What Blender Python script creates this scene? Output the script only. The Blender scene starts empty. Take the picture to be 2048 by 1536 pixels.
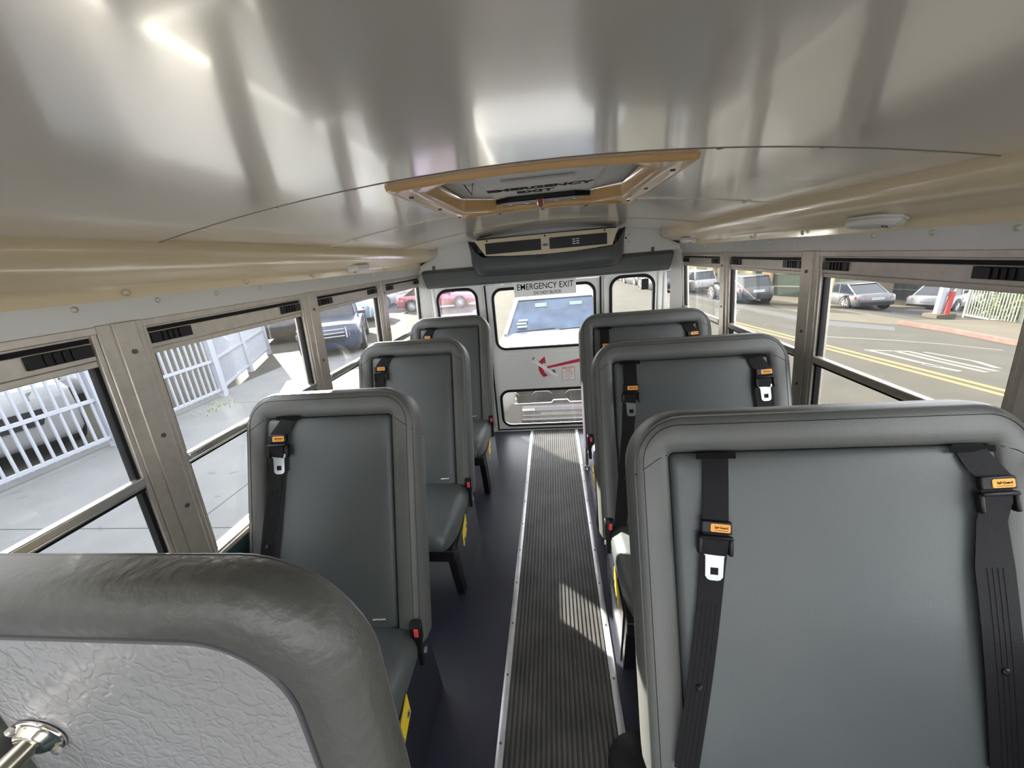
import bpy, bmesh, math, random
from mathutils import Vector, Matrix
random.seed(7)
PI = math.pi
scene = bpy.context.scene
COL = scene.collection

# ------------------------------------------------------------------ camera
F_PX = 776.0
R3 = Matrix(((0.99221989, -0.0501129, -0.11396658),
             (0.09246645, -0.3163326, 0.94413116),
             (-0.08336449, -0.9473238, -0.30923774)))      # columns: camera right, down, forward in the bus frame
right = Vector((R3[0][0], R3[1][0], R3[2][0])); down = Vector((R3[0][1], R3[1][1], R3[2][1])); fwd = Vector((R3[0][2], R3[1][2], R3[2][2]))
cam_data = bpy.data.cameras.new('camera')
cam = bpy.data.objects.new('camera', cam_data)
COL.objects.link(cam)
m = Matrix.Identity(4)
for i in range(3):
    m[i][0] = right[i]; m[i][1] = -down[i]; m[i][2] = -fwd[i]
CAM = Vector((0.04, 0.0, 1.55))
m.translation = CAM
cam.matrix_world = m
cam_data.sensor_width = 36.0
cam_data.lens = F_PX / 2048 * 36.0
cam_data.clip_start = 0.02; cam_data.clip_end = 300
scene.camera = cam

# ------------------------------------------------------------------ light
world = bpy.data.worlds.new('world'); scene.world = world; world.use_nodes = True
wn = world.node_tree; wn.nodes.clear()
wo = wn.nodes.new('ShaderNodeOutputWorld'); wb = wn.nodes.new('ShaderNodeBackground')
sky = wn.nodes.new('ShaderNodeTexSky'); sky.sky_type = 'HOSEK_WILKIE'
sky.turbidity = 4.0; sky.ground_albedo = 0.35
LIGHT = Vector((1.0, -1.12, -0.64)).normalized()
sky.sun_direction = -LIGHT
mixw = wn.nodes.new('ShaderNodeMixRGB'); mixw.inputs[0].default_value = 0.65
mixw.inputs[2].default_value = (1.0, 1.0, 1.03, 1)
wn.links.new(sky.outputs[0], mixw.inputs[1]); wn.links.new(mixw.outputs[0], wb.inputs[0])
wb.inputs[1].default_value = 3.0
wn.links.new(wb.outputs[0], wo.inputs[0])
sun_data = bpy.data.lights.new('sun', 'SUN'); sun_data.energy = 13.0; sun_data.angle = 0.012
sun_data.color = (1.0, 0.93, 0.80)
sun = bpy.data.objects.new('sun', sun_data); COL.objects.link(sun)
sun.rotation_euler = LIGHT.to_track_quat('-Z', 'Y').to_euler()
sun.location = (-10, 10, 12)
scene.view_settings.view_transform = 'Standard'
scene.view_settings.look = 'None'
scene.view_settings.gamma = 1.0
scene.view_settings.use_curve_mapping = False
scene.view_settings.exposure = 1.78

# ------------------------------------------------------------------ materials
MATS = {}
def mat(name, col, rough=0.5, metal=0.0, bump=None, noise=None, coat=0.0, spec=None, emit=None):
    """bump: (scale, strength, detail[, kind]); noise: (scale, other colour, amount)"""
    if name in MATS: return MATS[name]
    M = bpy.data.materials.new(name); M.use_nodes = True
    n = M.node_tree; b = n.nodes['Principled BSDF']
    b.inputs['Base Color'].default_value = (*col, 1); b.inputs['Roughness'].default_value = rough
    b.inputs['Metallic'].default_value = metal; b.inputs['Coat Weight'].default_value = coat
    b.inputs['Coat Roughness'].default_value = 0.08
    if spec is not None: b.inputs['Specular IOR Level'].default_value = spec
    tc = n.nodes.new('ShaderNodeTexCoord')
    if noise:
        t = n.nodes.new('ShaderNodeTexNoise'); t.inputs['Scale'].default_value = noise[0]; t.inputs['Detail'].default_value = 6
        r = n.nodes.new('ShaderNodeValToRGB'); r.color_ramp.elements[0].position = 0.35; r.color_ramp.elements[1].position = 0.7
        mx = n.nodes.new('ShaderNodeMixRGB'); mx.inputs[1].default_value = (*col, 1); mx.inputs[2].default_value = (*noise[1], 1)
        mu = n.nodes.new('ShaderNodeMath'); mu.operation = 'MULTIPLY'; mu.inputs[1].default_value = noise[2]
        n.links.new(tc.outputs['Object'], t.inputs['Vector']); n.links.new(t.outputs[0], r.inputs[0])
        n.links.new(r.outputs[0], mu.inputs[0]); n.links.new(mu.outputs[0], mx.inputs[0]); n.links.new(mx.outputs[0], b.inputs['Base Color'])
    if bump:
        kind = bump[3] if len(bump) > 3 else 'noise'
        bp = n.nodes.new('ShaderNodeBump'); bp.inputs['Strength'].default_value = bump[1]; bp.inputs['Distance'].default_value = 0.01
        if kind == 'noise':
            t = n.nodes.new('ShaderNodeTexNoise'); t.inputs['Scale'].default_value = bump[0]; t.inputs['Detail'].default_value = bump[2]
            n.links.new(tc.outputs['Object'], t.inputs['Vector']); n.links.new(t.outputs[0], bp.inputs['Height'])
        elif kind == 'crackle':
            wv = n.nodes.new('ShaderNodeTexNoise'); wv.inputs['Scale'].default_value = 9; wv.inputs['Detail'].default_value = 3
            ad = n.nodes.new('ShaderNodeMixRGB'); ad.inputs[0].default_value = 0.22
            v = n.nodes.new('ShaderNodeTexVoronoi'); v.feature = 'DISTANCE_TO_EDGE'; v.inputs['Scale'].default_value = bump[0]
            rr = n.nodes.new('ShaderNodeValToRGB'); rr.color_ramp.elements[1].position = 0.14
            t = n.nodes.new('ShaderNodeTexNoise'); t.inputs['Scale'].default_value = bump[0] * 2.2; t.inputs['Detail'].default_value = 5
            ml = n.nodes.new('ShaderNodeMath'); ml.operation = 'MULTIPLY'
            n.links.new(tc.outputs['Object'], wv.inputs['Vector']); n.links.new(tc.outputs['Object'], ad.inputs[1]); n.links.new(wv.outputs[1], ad.inputs[2])
            n.links.new(ad.outputs[0], v.inputs['Vector']); n.links.new(v.outputs[0], rr.inputs[0])
            n.links.new(tc.outputs['Object'], t.inputs['Vector'])
            n.links.new(rr.outputs[0], ml.inputs[0]); n.links.new(t.outputs[0], ml.inputs[1]); n.links.new(ml.outputs[0], bp.inputs['Height'])
        n.links.new(bp.outputs[0], b.inputs['Normal'])
    if emit:
        b.inputs['Emission Color'].default_value = (*emit[0], 1); b.inputs['Emission Strength'].default_value = emit[1]
    MATS[name] = M
    return M

def glass_mat(name, tint=(0.93, 0.95, 0.94), dust=0.06, scratch=False, ior=1.45):
    if name in MATS: return MATS[name]
    M = bpy.data.materials.new(name); M.use_nodes = True
    n = M.node_tree; n.nodes.clear()
    out = n.nodes.new('ShaderNodeOutputMaterial')
    tr = n.nodes.new('ShaderNodeBsdfTransparent'); tr.inputs[0].default_value = (*tint, 1)
    gl = n.nodes.new('ShaderNodeBsdfGlossy'); gl.inputs['Roughness'].default_value = 0.02
    ge = n.nodes.new('ShaderNodeNewGeometry'); dt = n.nodes.new('ShaderNodeVectorMath'); dt.operation = 'DOT_PRODUCT'
    n.links.new(ge.outputs['Normal'], dt.inputs[0]); n.links.new(ge.outputs['Incoming'], dt.inputs[1])
    ab = n.nodes.new('ShaderNodeMath'); ab.operation = 'ABSOLUTE'; n.links.new(dt.outputs['Value'], ab.inputs[0])
    sb_ = n.nodes.new('ShaderNodeMath'); sb_.operation = 'SUBTRACT'; sb_.inputs[0].default_value = 1.0; n.links.new(ab.outputs[0], sb_.inputs[1])
    pw = n.nodes.new('ShaderNodeMath'); pw.operation = 'POWER'; pw.inputs[1].default_value = 5.0; n.links.new(sb_.outputs[0], pw.inputs[0])
    fr = n.nodes.new('ShaderNodeMath'); fr.operation = 'MULTIPLY_ADD'; fr.inputs[1].default_value = 0.90; fr.inputs[2].default_value = 0.045; n.links.new(pw.outputs[0], fr.inputs[0])
    m1 = n.nodes.new('ShaderNodeMixShader')
    n.links.new(fr.outputs[0], m1.inputs[0]); n.links.new(tr.outputs[0], m1.inputs[1]); n.links.new(gl.outputs[0], m1.inputs[2])
    df = n.nodes.new('ShaderNodeBsdfDiffuse'); df.inputs[0].default_value = (0.8, 0.8, 0.78, 1)
    tl = n.nodes.new('ShaderNodeBsdfTranslucent'); tl.inputs[0].default_value = (0.8, 0.8, 0.78, 1)
    m2 = n.nodes.new('ShaderNodeMixShader'); m2.inputs[0].default_value = 0.5
    n.links.new(df.outputs[0], m2.inputs[1]); n.links.new(tl.outputs[0], m2.inputs[2])
    tc = n.nodes.new('ShaderNodeTexCoord')
    t = n.nodes.new('ShaderNodeTexNoise'); t.inputs['Scale'].default_value = 5; t.inputs['Detail'].default_value = 8; t.inputs['Roughness'].default_value = 0.7
    r = n.nodes.new('ShaderNodeValToRGB'); r.color_ramp.elements[0].position = 0.3; r.color_ramp.elements[1].position = 0.8
    mu = n.nodes.new('ShaderNodeMath'); mu.operation = 'MULTIPLY_ADD'; mu.inputs[1].default_value = dust * 1.6; mu.inputs[2].default_value = dust * 0.4
    n.links.new(tc.outputs['Object'], t.inputs['Vector']); n.links.new(t.outputs[0], r.inputs[0]); n.links.new(r.outputs[0], mu.inputs[0])
    m3 = n.nodes.new('ShaderNodeMixShader')
    n.links.new(mu.outputs[0], m3.inputs[0]); n.links.new(m1.outputs[0], m3.inputs[1]); n.links.new(m2.outputs[0], m3.inputs[2])
    n.links.new(m3.outputs[0], out.inputs[0])
    MATS[name] = M
    return M

CEIL = mat('ceiling_paint', (0.87, 0.805, 0.72), 0.20, 0.18, bump=(1.6, 0.22, 2), coat=0.5)
PANEL = mat('header_panel_paint', (0.63, 0.625, 0.595), 0.34, 0.15)
REARP = mat('rear_wall_paint', (0.80, 0.80, 0.78), 0.4, coat=0.2)
DUCT = mat('tan_duct_plastic', (0.84, 0.70, 0.47), 0.3, coat=0.5, bump=(3, 0.25, 2))
LOWER = mat('lower_wall_vinyl', (0.035, 0.07, 0.075), 0.35, bump=(30, 0.2, 3))
ALU = mat('brushed_aluminium', (0.52, 0.475, 0.415), 0.36, 0.5, noise=(40, (0.42, 0.38, 0.33), 0.7))
ALUB = mat('bright_aluminium', (0.75, 0.73, 0.70), 0.25, 0.9)
BLK = mat('black_plastic', (0.006, 0.006, 0.007), 0.4, spec=0.3)
RUB = mat('black_rubber', (0.007, 0.007, 0.008), 0.55, spec=0.2)
VIN = mat('grey_vinyl', (0.069, 0.079, 0.081), 0.42, bump=(420, 0.12, 3), noise=(3, (0.096, 0.102, 0.099), 0.5))
VINE = mat('worn_grey_vinyl', (0.088, 0.093, 0.089), 0.42, bump=(300, 0.12, 3), noise=(6, (0.115, 0.113, 0.103), 0.6))
BARR = mat('barrier_rim_vinyl', (0.085, 0.085, 0.076), 0.42, bump=(34, 0.5, 8))
BARP = mat('barrier_panel_vinyl', (0.27, 0.265, 0.26), 0.25, bump=(22, 0.36, 5, 'crackle'), coat=0.2)
PIPE = mat('piping_vinyl', (0.09, 0.085, 0.09), 0.35)
WEB = mat('seat_belt_webbing', (0.006, 0.006, 0.007), 0.6, bump=(500, 0.2, 2), spec=0.2)
STEEL = mat('tongue_steel', (0.45, 0.47, 0.49), 0.28, 0.9)
CHROME = mat('chrome', (0.72, 0.68, 0.62), 0.12, 1.0)
ORG = mat('orange_tag', (0.85, 0.36, 0.05), 0.5)
REDB = mat('red_button', (0.75, 0.05, 0.07), 0.4)
YEL = mat('yellow_sticker', (0.80, 0.58, 0.03), 0.4)
FLR = mat('dark_rubber_floor', (0.019, 0.021, 0.035), 0.36, bump=(200, 0.08, 3), noise=(2.5, (0.033, 0.035, 0.052), 0.7))
RIBM = mat('ribbed_rubber', (0.038, 0.038, 0.038), 0.45, noise=(7, (0.095, 0.09, 0.082), 0.75))
STRIP = mat('aluminium_strip', (0.62, 0.62, 0.64), 0.35, 0.6, noise=(12, (0.4, 0.4, 0.42), 0.5))
PANELB = mat('leg_panel_black', (0.018, 0.019, 0.028), 0.28)
OAK = mat('tan_hatch_plastic', (0.74, 0.46, 0.19), 0.34, coat=0.4, noise=(14, (0.64, 0.37, 0.14), 0.5))
CREAM = mat('cream_plastic', (0.80, 0.70, 0.50), 0.4)
LID = mat('hatch_lid_speckled', (0.74, 0.73, 0.70), 0.6, noise=(160, (0.56, 0.555, 0.55), 0.9), bump=(120, 0.2, 3))
SIGNW = mat('sign_white', (0.92, 0.92, 0.89), 0.5)
INK = mat('black_ink', (0.005, 0.005, 0.005), 0.7, spec=0.08)
REDINK = mat('red_ink', (0.55, 0.02, 0.04), 0.5)
LENS = mat('lamp_lens', (0.78, 0.78, 0.76), 0.35)
SCREW = mat('painted_screw', (0.62, 0.58, 0.50), 0.35, 0.4)
DSCREW = mat('dark_screw', (0.10, 0.09, 0.08), 0.4, 0.5)
BLUE = mat('blue_badge', (0.04, 0.05, 0.40), 0.3)
GLS = glass_mat('window_glass', (0.74, 0.75, 0.74), 0.015)
GLC = glass_mat('clear_glass', (0.97, 0.97, 0.97), 0.02)
GLL = glass_mat('dusty_window_glass', (0.74, 0.77, 0.79), 0.012)
GLV = glass_mat('lavender_window_glass', (0.68, 0.60, 0.86), 0.06)
WHITEP = mat('white_paint', (0.27, 0.285, 0.32), 0.4)
HANDLE = mat('handle_white', (0.92, 0.92, 0.92), 0.3)
WCAR = mat('white_car_paint', (0.225, 0.228, 0.232), 0.3, coat=0.3)
BCAR = mat('black_car_paint', (0.010, 0.011, 0.014), 0.3, coat=0.2)
GCAR = mat('grey_car_paint', (0.022, 0.024, 0.028), 0.3, coat=0.2)
SCAR = mat('silver_car_paint', (0.085, 0.088, 0.095), 0.3, 0.3, coat=0.4)
LBCAR = mat('light_blue_car_paint', (0.174, 0.244, 0.290), 0.25, coat=1.0)
DBCAR = mat('dark_blue_car_paint', (0.008, 0.016, 0.04), 0.3, coat=0.2)
RCAR = mat('red_car_paint', (0.203, 0.029, 0.046), 0.25, coat=1.0)
CGL = mat('car_glass', (0.012, 0.016, 0.022), 0.08, spec=0.35)
CGLB = mat('car_windscreen', (0.012, 0.028, 0.062), 0.08, spec=0.28, noise=(2.6, (0.055, 0.09, 0.15), 0.9))
TIRE = mat('tyre_rubber', (0.02, 0.02, 0.02), 0.7)
RIM = mat('alloy_rim', (0.40, 0.41, 0.43), 0.3, 0.5)
LAMP = mat('headlamp_lens', (0.09, 0.095, 0.10), 0.12, coat=0.6)
TAIL = mat('tail_lamp', (0.45, 0.02, 0.02), 0.2, coat=0.6)
GRL = mat('grille_black', (0.012, 0.012, 0.013), 0.4, spec=0.2)
GREYPL = mat('bumper_grey_plastic', (0.10, 0.095, 0.095), 0.5)

# ------------------------------------------------------------------ mesh helpers
class MB:
    def __init__(s): s.bm = bmesh.new()
    def box(s, x0, x1, y0, y1, z0, z1, M=None):
        vs = [s.bm.verts.new(((x0, x1)[i], (y0, y1)[j], (z0, z1)[k])) for i in (0, 1) for j in (0, 1) for k in (0, 1)]
        if M is not None:
            for v in vs: v.co = M @ v.co
        for f in ((0, 1, 3, 2), (4, 6, 7, 5), (0, 4, 5, 1), (2, 3, 7, 6), (0, 2, 6, 4), (1, 5, 7, 3)):
            s.bm.faces.new([vs[i] for i in f])
        return s
    def poly(s, pts):
        s.bm.faces.new([s.bm.verts.new(p) for p in pts]); return s
    def prism(s, pts, off):
        """closed polygon pts (3D) extruded by vector off"""
        a = [s.bm.verts.new(Vector(p)) for p in pts]; b = [s.bm.verts.new(Vector(p) + Vector(off)) for p in pts]
        n = len(a)
        s.bm.faces.new(a); s.bm.faces.new(b[::-1])
        for i in range(n): s.bm.faces.new((a[i], b[i], b[(i + 1) % n], a[(i + 1) % n]))
        return s
    def loft(s, rings, closed=True, cap0=True, cap1=True):
        R = [[s.bm.verts.new(Vector(p)) for p in r] for r in rings]
        n = len(R[0])
        for a, b in zip(R, R[1:]):
            for i in range(n if closed else n - 1):
                s.bm.faces.new((a[i], a[(i + 1) % n], b[(i + 1) % n], b[i]))
        if closed and cap0: s.bm.faces.new(R[0][::-1])
        if closed and cap1: s.bm.faces.new(R[-1])
        return s
    def tube(s, pts, r, seg=10, caps=True):
        pts = [Vector(p) for p in pts]; rings = []
        rr = r if isinstance(r, (list, tuple)) else [r] * len(pts)
        d0 = (pts[1] - pts[0]).normalized()
        u = d0.orthogonal().normalized()
        for i, p in enumerate(pts):
            d = ((pts[min(i + 1, len(pts) - 1)] - pts[max(i - 1, 0)])).normalized()
            u = (u - d * u.dot(d)).normalized(); v = d.cross(u)
            rings.append([p + (u * math.cos(a) + v * math.sin(a)) * rr[i] for a in [2 * PI * k / seg for k in range(seg)]])
        return s.loft(rings, True, caps, caps)
    def disc(s, c, nrm, r, h, seg=16, r2=None):
        c = Vector(c); nrm = Vector(nrm).normalized()
        return s.tube([c, c + nrm * h], [r, r if r2 is None else r2], seg)
    def lathe(s, c, axis, prof, seg=28):
        c = Vector(c); ax = Vector(axis).normalized(); u = ax.orthogonal().normalized(); v = ax.cross(u)
        rings = [[c + ax * h + (u * math.cos(2 * PI * k / seg) + v * math.sin(2 * PI * k / seg)) * max(r, 1e-4) for k in range(seg)] for r, h in prof]
        return s.loft(rings, True, True, True)
    def ribbon(s, pts, wdir, w, t, nrm):
        """flat strap: centre pts, width directions, widths"""
        rings = []
        for i, p in enumerate(pts):
            p = Vector(p); wd = Vector(wdir[i] if isinstance(wdir, list) else wdir).normalized(); n = Vector(nrm[i] if isinstance(nrm, list) else nrm).normalized()
            ww = w[i] if isinstance(w, (list, tuple)) else w
            rings.append([p - wd * ww / 2, p + wd * ww / 2, p + wd * ww / 2 + n * t, p - wd * ww / 2 + n * t])
        return s.loft(rings)

def mk(name, mb, material, parent=None, smooth=35, bevel=0, subsurf=0, local=False, label=None, kind=None):
    bm = mb.bm
    bmesh.ops.recalc_face_normals(bm, faces=bm.faces)
    if smooth:
        for f in bm.faces: f.smooth = True
        th = math.radians(smooth)
        for e in bm.edges:
            if len(e.link_faces) == 2 and e.calc_face_angle(0) > th: e.smooth = False
    if parent is not None and not local:
        for v in bm.verts: v.co -= WL[parent.name]
        loc = Vector((0, 0, 0)); wl = WL[parent.name]
    elif parent is None:
        if len(bm.verts):
            xs = [v.co.x for v in bm.verts]; ys = [v.co.y for v in bm.verts]; zs = [v.co.z for v in bm.verts]
            wl = Vector(((min(xs) + max(xs)) / 2, (min(ys) + max(ys)) / 2, min(zs)))
        else: wl = Vector((0, 0, 0))
        for v in bm.verts: v.co -= wl
        loc = wl
    else:
        loc = Vector((0, 0, 0)); wl = WL[parent.name]
    me = bpy.data.meshes.new(name); bm.to_mesh(me); bm.free()
    me.materials.append(material)
    o = bpy.data.objects.new(name, me); COL.objects.link(o)
    o.location = loc
    if parent is not None: o.parent = parent
    WL[o.name] = wl
    if bevel:
        b = o.modifiers.new('bevel', 'BEVEL'); b.width = bevel; b.segments = 2; b.limit_method = 'ANGLE'; b.angle_limit = math.radians(40)
    if subsurf:
        b = o.modifiers.new('subsurf', 'SUBSURF'); b.levels = subsurf; b.render_levels = subsurf
    if label: o['label'] = label
    if kind: o['kind'] = kind
    return o
WL = {}
def mk_each(name, mb, material, parent, **k):
    """each loose piece of mb becomes a part of its own"""
    bm = mb.bm; bm.verts.ensure_lookup_table(); seen = set(); out = []
    for v in bm.verts:
        if v.index in seen and v.index >= 0: continue
    bm.verts.index_update()
    for v0 in bm.verts:
        if v0.index in seen: continue
        st_ = [v0]; comp = []; seen.add(v0.index)
        while st_:
            v = st_.pop(); comp.append(v)
            for e in v.link_edges:
                o_ = e.other_vert(v)
                if o_.index not in seen: seen.add(o_.index); st_.append(o_)
        nb = MB(); mp = {v: nb.bm.verts.new(v.co) for v in comp}; fs = set(f for v in comp for f in v.link_faces)
        for f in fs: nb.bm.faces.new([mp[v] for v in f.verts])
        out.append(mk(name, nb, material, parent, **k))
    bm.free(); return out
def thing(name, label, cat, loc=(0, 0, 0), rz=0, group=None):
    o = bpy.data.objects.new(name, None); COL.objects.link(o); o.empty_display_size = 0.05
    o.location = loc; o.rotation_euler = (0, 0, rz)
    o['label'] = label; o['category'] = cat
    if group: o['group'] = group
    WL[o.name] = Vector(loc)
    return o
def tag(o, label, cat, group=None):
    o['label'] = label; o['category'] = cat
    if group: o['group'] = group
    return o
def struct(name, mb, material, **k):
    o = mk(name, mb, material, **k); o['kind'] = 'structure'; return o
def text_mb(s, size, M, extrude=0.0006, bold=0.0, align='CENTER', sx=1.0):
    c = bpy.data.curves.new('t', 'FONT'); c.body = s; c.size = size; c.extrude = extrude; c.offset = bold
    c.align_x = align; c.align_y = 'CENTER'
    o = bpy.data.objects.new('t', c); COL.objects.link(o)
    dg = bpy.context.evaluated_depsgraph_get(); me = bpy.data.meshes.new_from_object(o.evaluated_get(dg))
    mb = MB(); mb.bm.from_mesh(me)
    for v in mb.bm.verts: v.co = M @ Vector((v.co.x * sx, v.co.y, v.co.z))
    bpy.data.objects.remove(o); bpy.data.curves.remove(c); bpy.data.meshes.remove(me)
    return mb
def join(*mbs):
    out = MB()
    for mbx in mbs:
        me = bpy.data.meshes.new('j'); mbx.bm.to_mesh(me); out.bm.from_mesh(me); bpy.data.meshes.remove(me); mbx.bm.free()
    return out

# ------------------------------------------------------------------ bus shell
Y0, Y1 = -1.7, 3.31
ZS, ZH, ZD = 0.705, 1.475, 1.545      # sill, window head, duct flange
def wx(z): return 1.075 + (1.055 - z) * 0.06          # half width of the inner wall at height z
WN = math.sqrt(1 + 0.06 ** 2)
def wall_pt(s, y, z, off=0.0): return Vector((s * (wx(z) - off), y, z))   # off > 0 is into the bus
def wall_box(mb, s, y0, y1, z0, z1, o0, o1):
    a = [wall_pt(s, y, z, o) for (y, z, o) in ((y0, z0, o0), (y1, z0, o0), (y1, z1, o0), (y0, z1, o0))]
    b = [wall_pt(s, y, z, o) for (y, z, o) in ((y0, z0, o1), (y1, z0, o1), (y1, z1, o1), (y0, z1, o1))]
    mb.loft([a, b]); return mb
def cz(x): return 1.74 - 0.082 * (x / 0.89) ** 2        # ceiling height

mb = MB(); mb.box(-1.2, 1.2, Y0, Y1 + 0.05, -0.06, 0.0)
struct('floor', mb, FLR)
SIDE = {-1: 'left', 1: 'right'}
for s in (-1, 1):
    mb = MB(); wall_box(mb, s, Y0, Y1, 0.0, ZS, 0.0, -0.05); struct('wall_' + SIDE[s], mb, LOWER)
    mb = MB(); wall_box(mb, s, Y0, Y1, ZH, 1.70, 0.0, -0.05); struct('wall_' + SIDE[s], mb, PANEL)
    mb = MB(); wall_box(mb, s, Y0, Y1, ZS - 0.012, ZS + 0.004, 0.012, -0.05); struct('trim_1', mb, ALU, bevel=0.002)
    # outer body skirt below the floor
    mb = MB(); wall_box(mb, s, Y0, Y1, -0.35, 0.0, -0.01, -0.05); struct('wall_' + SIDE[s], mb, WCAR)

# ceiling: lapped sheets
HX0, HX1, HY0, HY1 = -0.285, 0.325, 0.985, 1.66
def sheet(mb, y0, y1, dz, hole=False):
    xs = sorted(set([round(-1.06 + 2.12 * i / 26, 4) for i in range(27)] + [HX0, HX1]))
    ys = [y0, HY0, HY1, y1] if hole else [y0 + (y1 - y0) * k / 2 for k in range(3)]
    g = [[(mb.bm.verts.new((x, y, cz(x) + dz)), mb.bm.verts.new((x, y, cz(x) + dz + 0.003))) for x in xs] for y in ys]
    for k in (0, 1):
        for j in range(len(ys) - 1):
            for i in range(len(xs) - 1):
                if hole and j == 1 and xs[i] >= HX0 - 1e-4 and xs[i + 1] <= HX1 + 1e-4: continue
                mb.bm.faces.new((g[j][i][k], g[j][i + 1][k], g[j + 1][i + 1][k], g[j + 1][i][k]))
    for j in (0, len(ys) - 1):
        for i in range(len(xs) - 1):
            mb.bm.faces.new((g[j][i][0], g[j][i + 1][0], g[j][i + 1][1], g[j][i][1]))
for (a, b, dz, h) in ((Y0, 0.905, -0.004, False), (0.895, 1.675, 0.0, True), (1.665, 2.485, -0.0035, False), (2.475, 3.33, 0.0, False)):
    mb = MB(); sheet(mb, a, b, dz, h); struct('ceiling', mb, CEIL)
mb = MB()                                     # roof skin above
rings = [[(x, y, 1.90 - 0.10 * (x / 1.05) ** 4) for x in [-1.12 + 2.24 * i / 16 for i in range(17)]] for y in (Y0 - 0.03, Y1 + 0.06)]
mb.loft(rings, closed=False)
for s in (-1, 1): mb.poly([(s * 1.12, Y0 - 0.03, 1.78), (s * 1.12, Y1 + 0.06, 1.78), (s * 1.09, Y1 + 0.06, 1.55), (s * 1.09, Y0 - 0.03, 1.55)])
struct('ceiling', mb, WCAR)

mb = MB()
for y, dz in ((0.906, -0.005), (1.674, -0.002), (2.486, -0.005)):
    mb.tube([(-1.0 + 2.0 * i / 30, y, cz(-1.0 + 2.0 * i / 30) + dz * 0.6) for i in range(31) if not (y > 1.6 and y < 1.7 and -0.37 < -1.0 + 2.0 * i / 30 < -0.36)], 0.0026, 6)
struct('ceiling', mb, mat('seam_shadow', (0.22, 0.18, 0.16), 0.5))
# ceiling seam screws belong to the ceiling
mb = MB()
for y, n in ((0.925, 9), (1.69, 8), (2.50, 8), (1.65, 6)):
    for i in range(n):
        x = -0.78 + 1.56 * i / (n - 1)
        if abs(y - 1.65) < 0.01 and abs(x) < 0.42: continue
        z = cz(x) - (0.0035 if y in (1.69,) else 0.0)
        mb.lathe((x, y, z + 0.001), (0, 0, -1), [(0.0075, 0), (0.007, 0.003), (0.004, 0.0045), (0.0, 0.005)], 10)
struct('ceiling', mb, SCREW)

# ducts along both sides (tan moulded covers)
for s in (-1, 1):
    prof = [(0.890, 1.668), (0.884, 1.645), (0.886, 1.622), (0.900, 1.603), (0.925, 1.592), (0.955, 1.585), (0.962, 1.578), (1.015, 1.566), (1.030, 1.562), (1.034, 1.552), (1.040, 1.532), (1.06, 1.532)]
    mb = MB()
    ys = [Y0 + (3.295 - Y0) * i / 24 for i in range(25)]
    rings = [[(s * (x + (0.0015 * math.sin(y * 9 + x * 40))), y, z + 0.001 * math.sin(y * 7 + x * 60)) for x, z in prof] for y in ys]
    mb.loft(rings, closed=False)
    mb.poly([(s * x, 3.295, z) for x, z in prof])
    o = tag(mk('air_duct', mb, DUCT, smooth=60), 'tan moulded plastic duct cover running along the top of the %s wall above the windows' % SIDE[s], 'duct cover')
    sc = MB()
    for k in range(13):
        y = 0.46 + 0.41 * k - 1.6
        if y < 3.25: sc.lathe((s * (wx(1.548) - 0.018 ), y, 1.546), (-s, 0, -0.2), [(0.009, 0), (0.008, 0.003), (0.004, 0.005), (0.0, 0.006)], 10)
    mk_each('screw', sc, SCREW, o)
    # header panel screws
    sc = MB()
    for k in range(25):
        y = -1.5 + 0.2 * k + 0.10
        if y < 3.25: sc.lathe(wall_pt(s, y, 1.520), (-s, 0, 0), [(0.008, 0), (0.007, 0.003), (0.003, 0.005), (0.0, 0.0055)], 10)
    struct('wall_' + SIDE[s], sc, SCREW)

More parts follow.
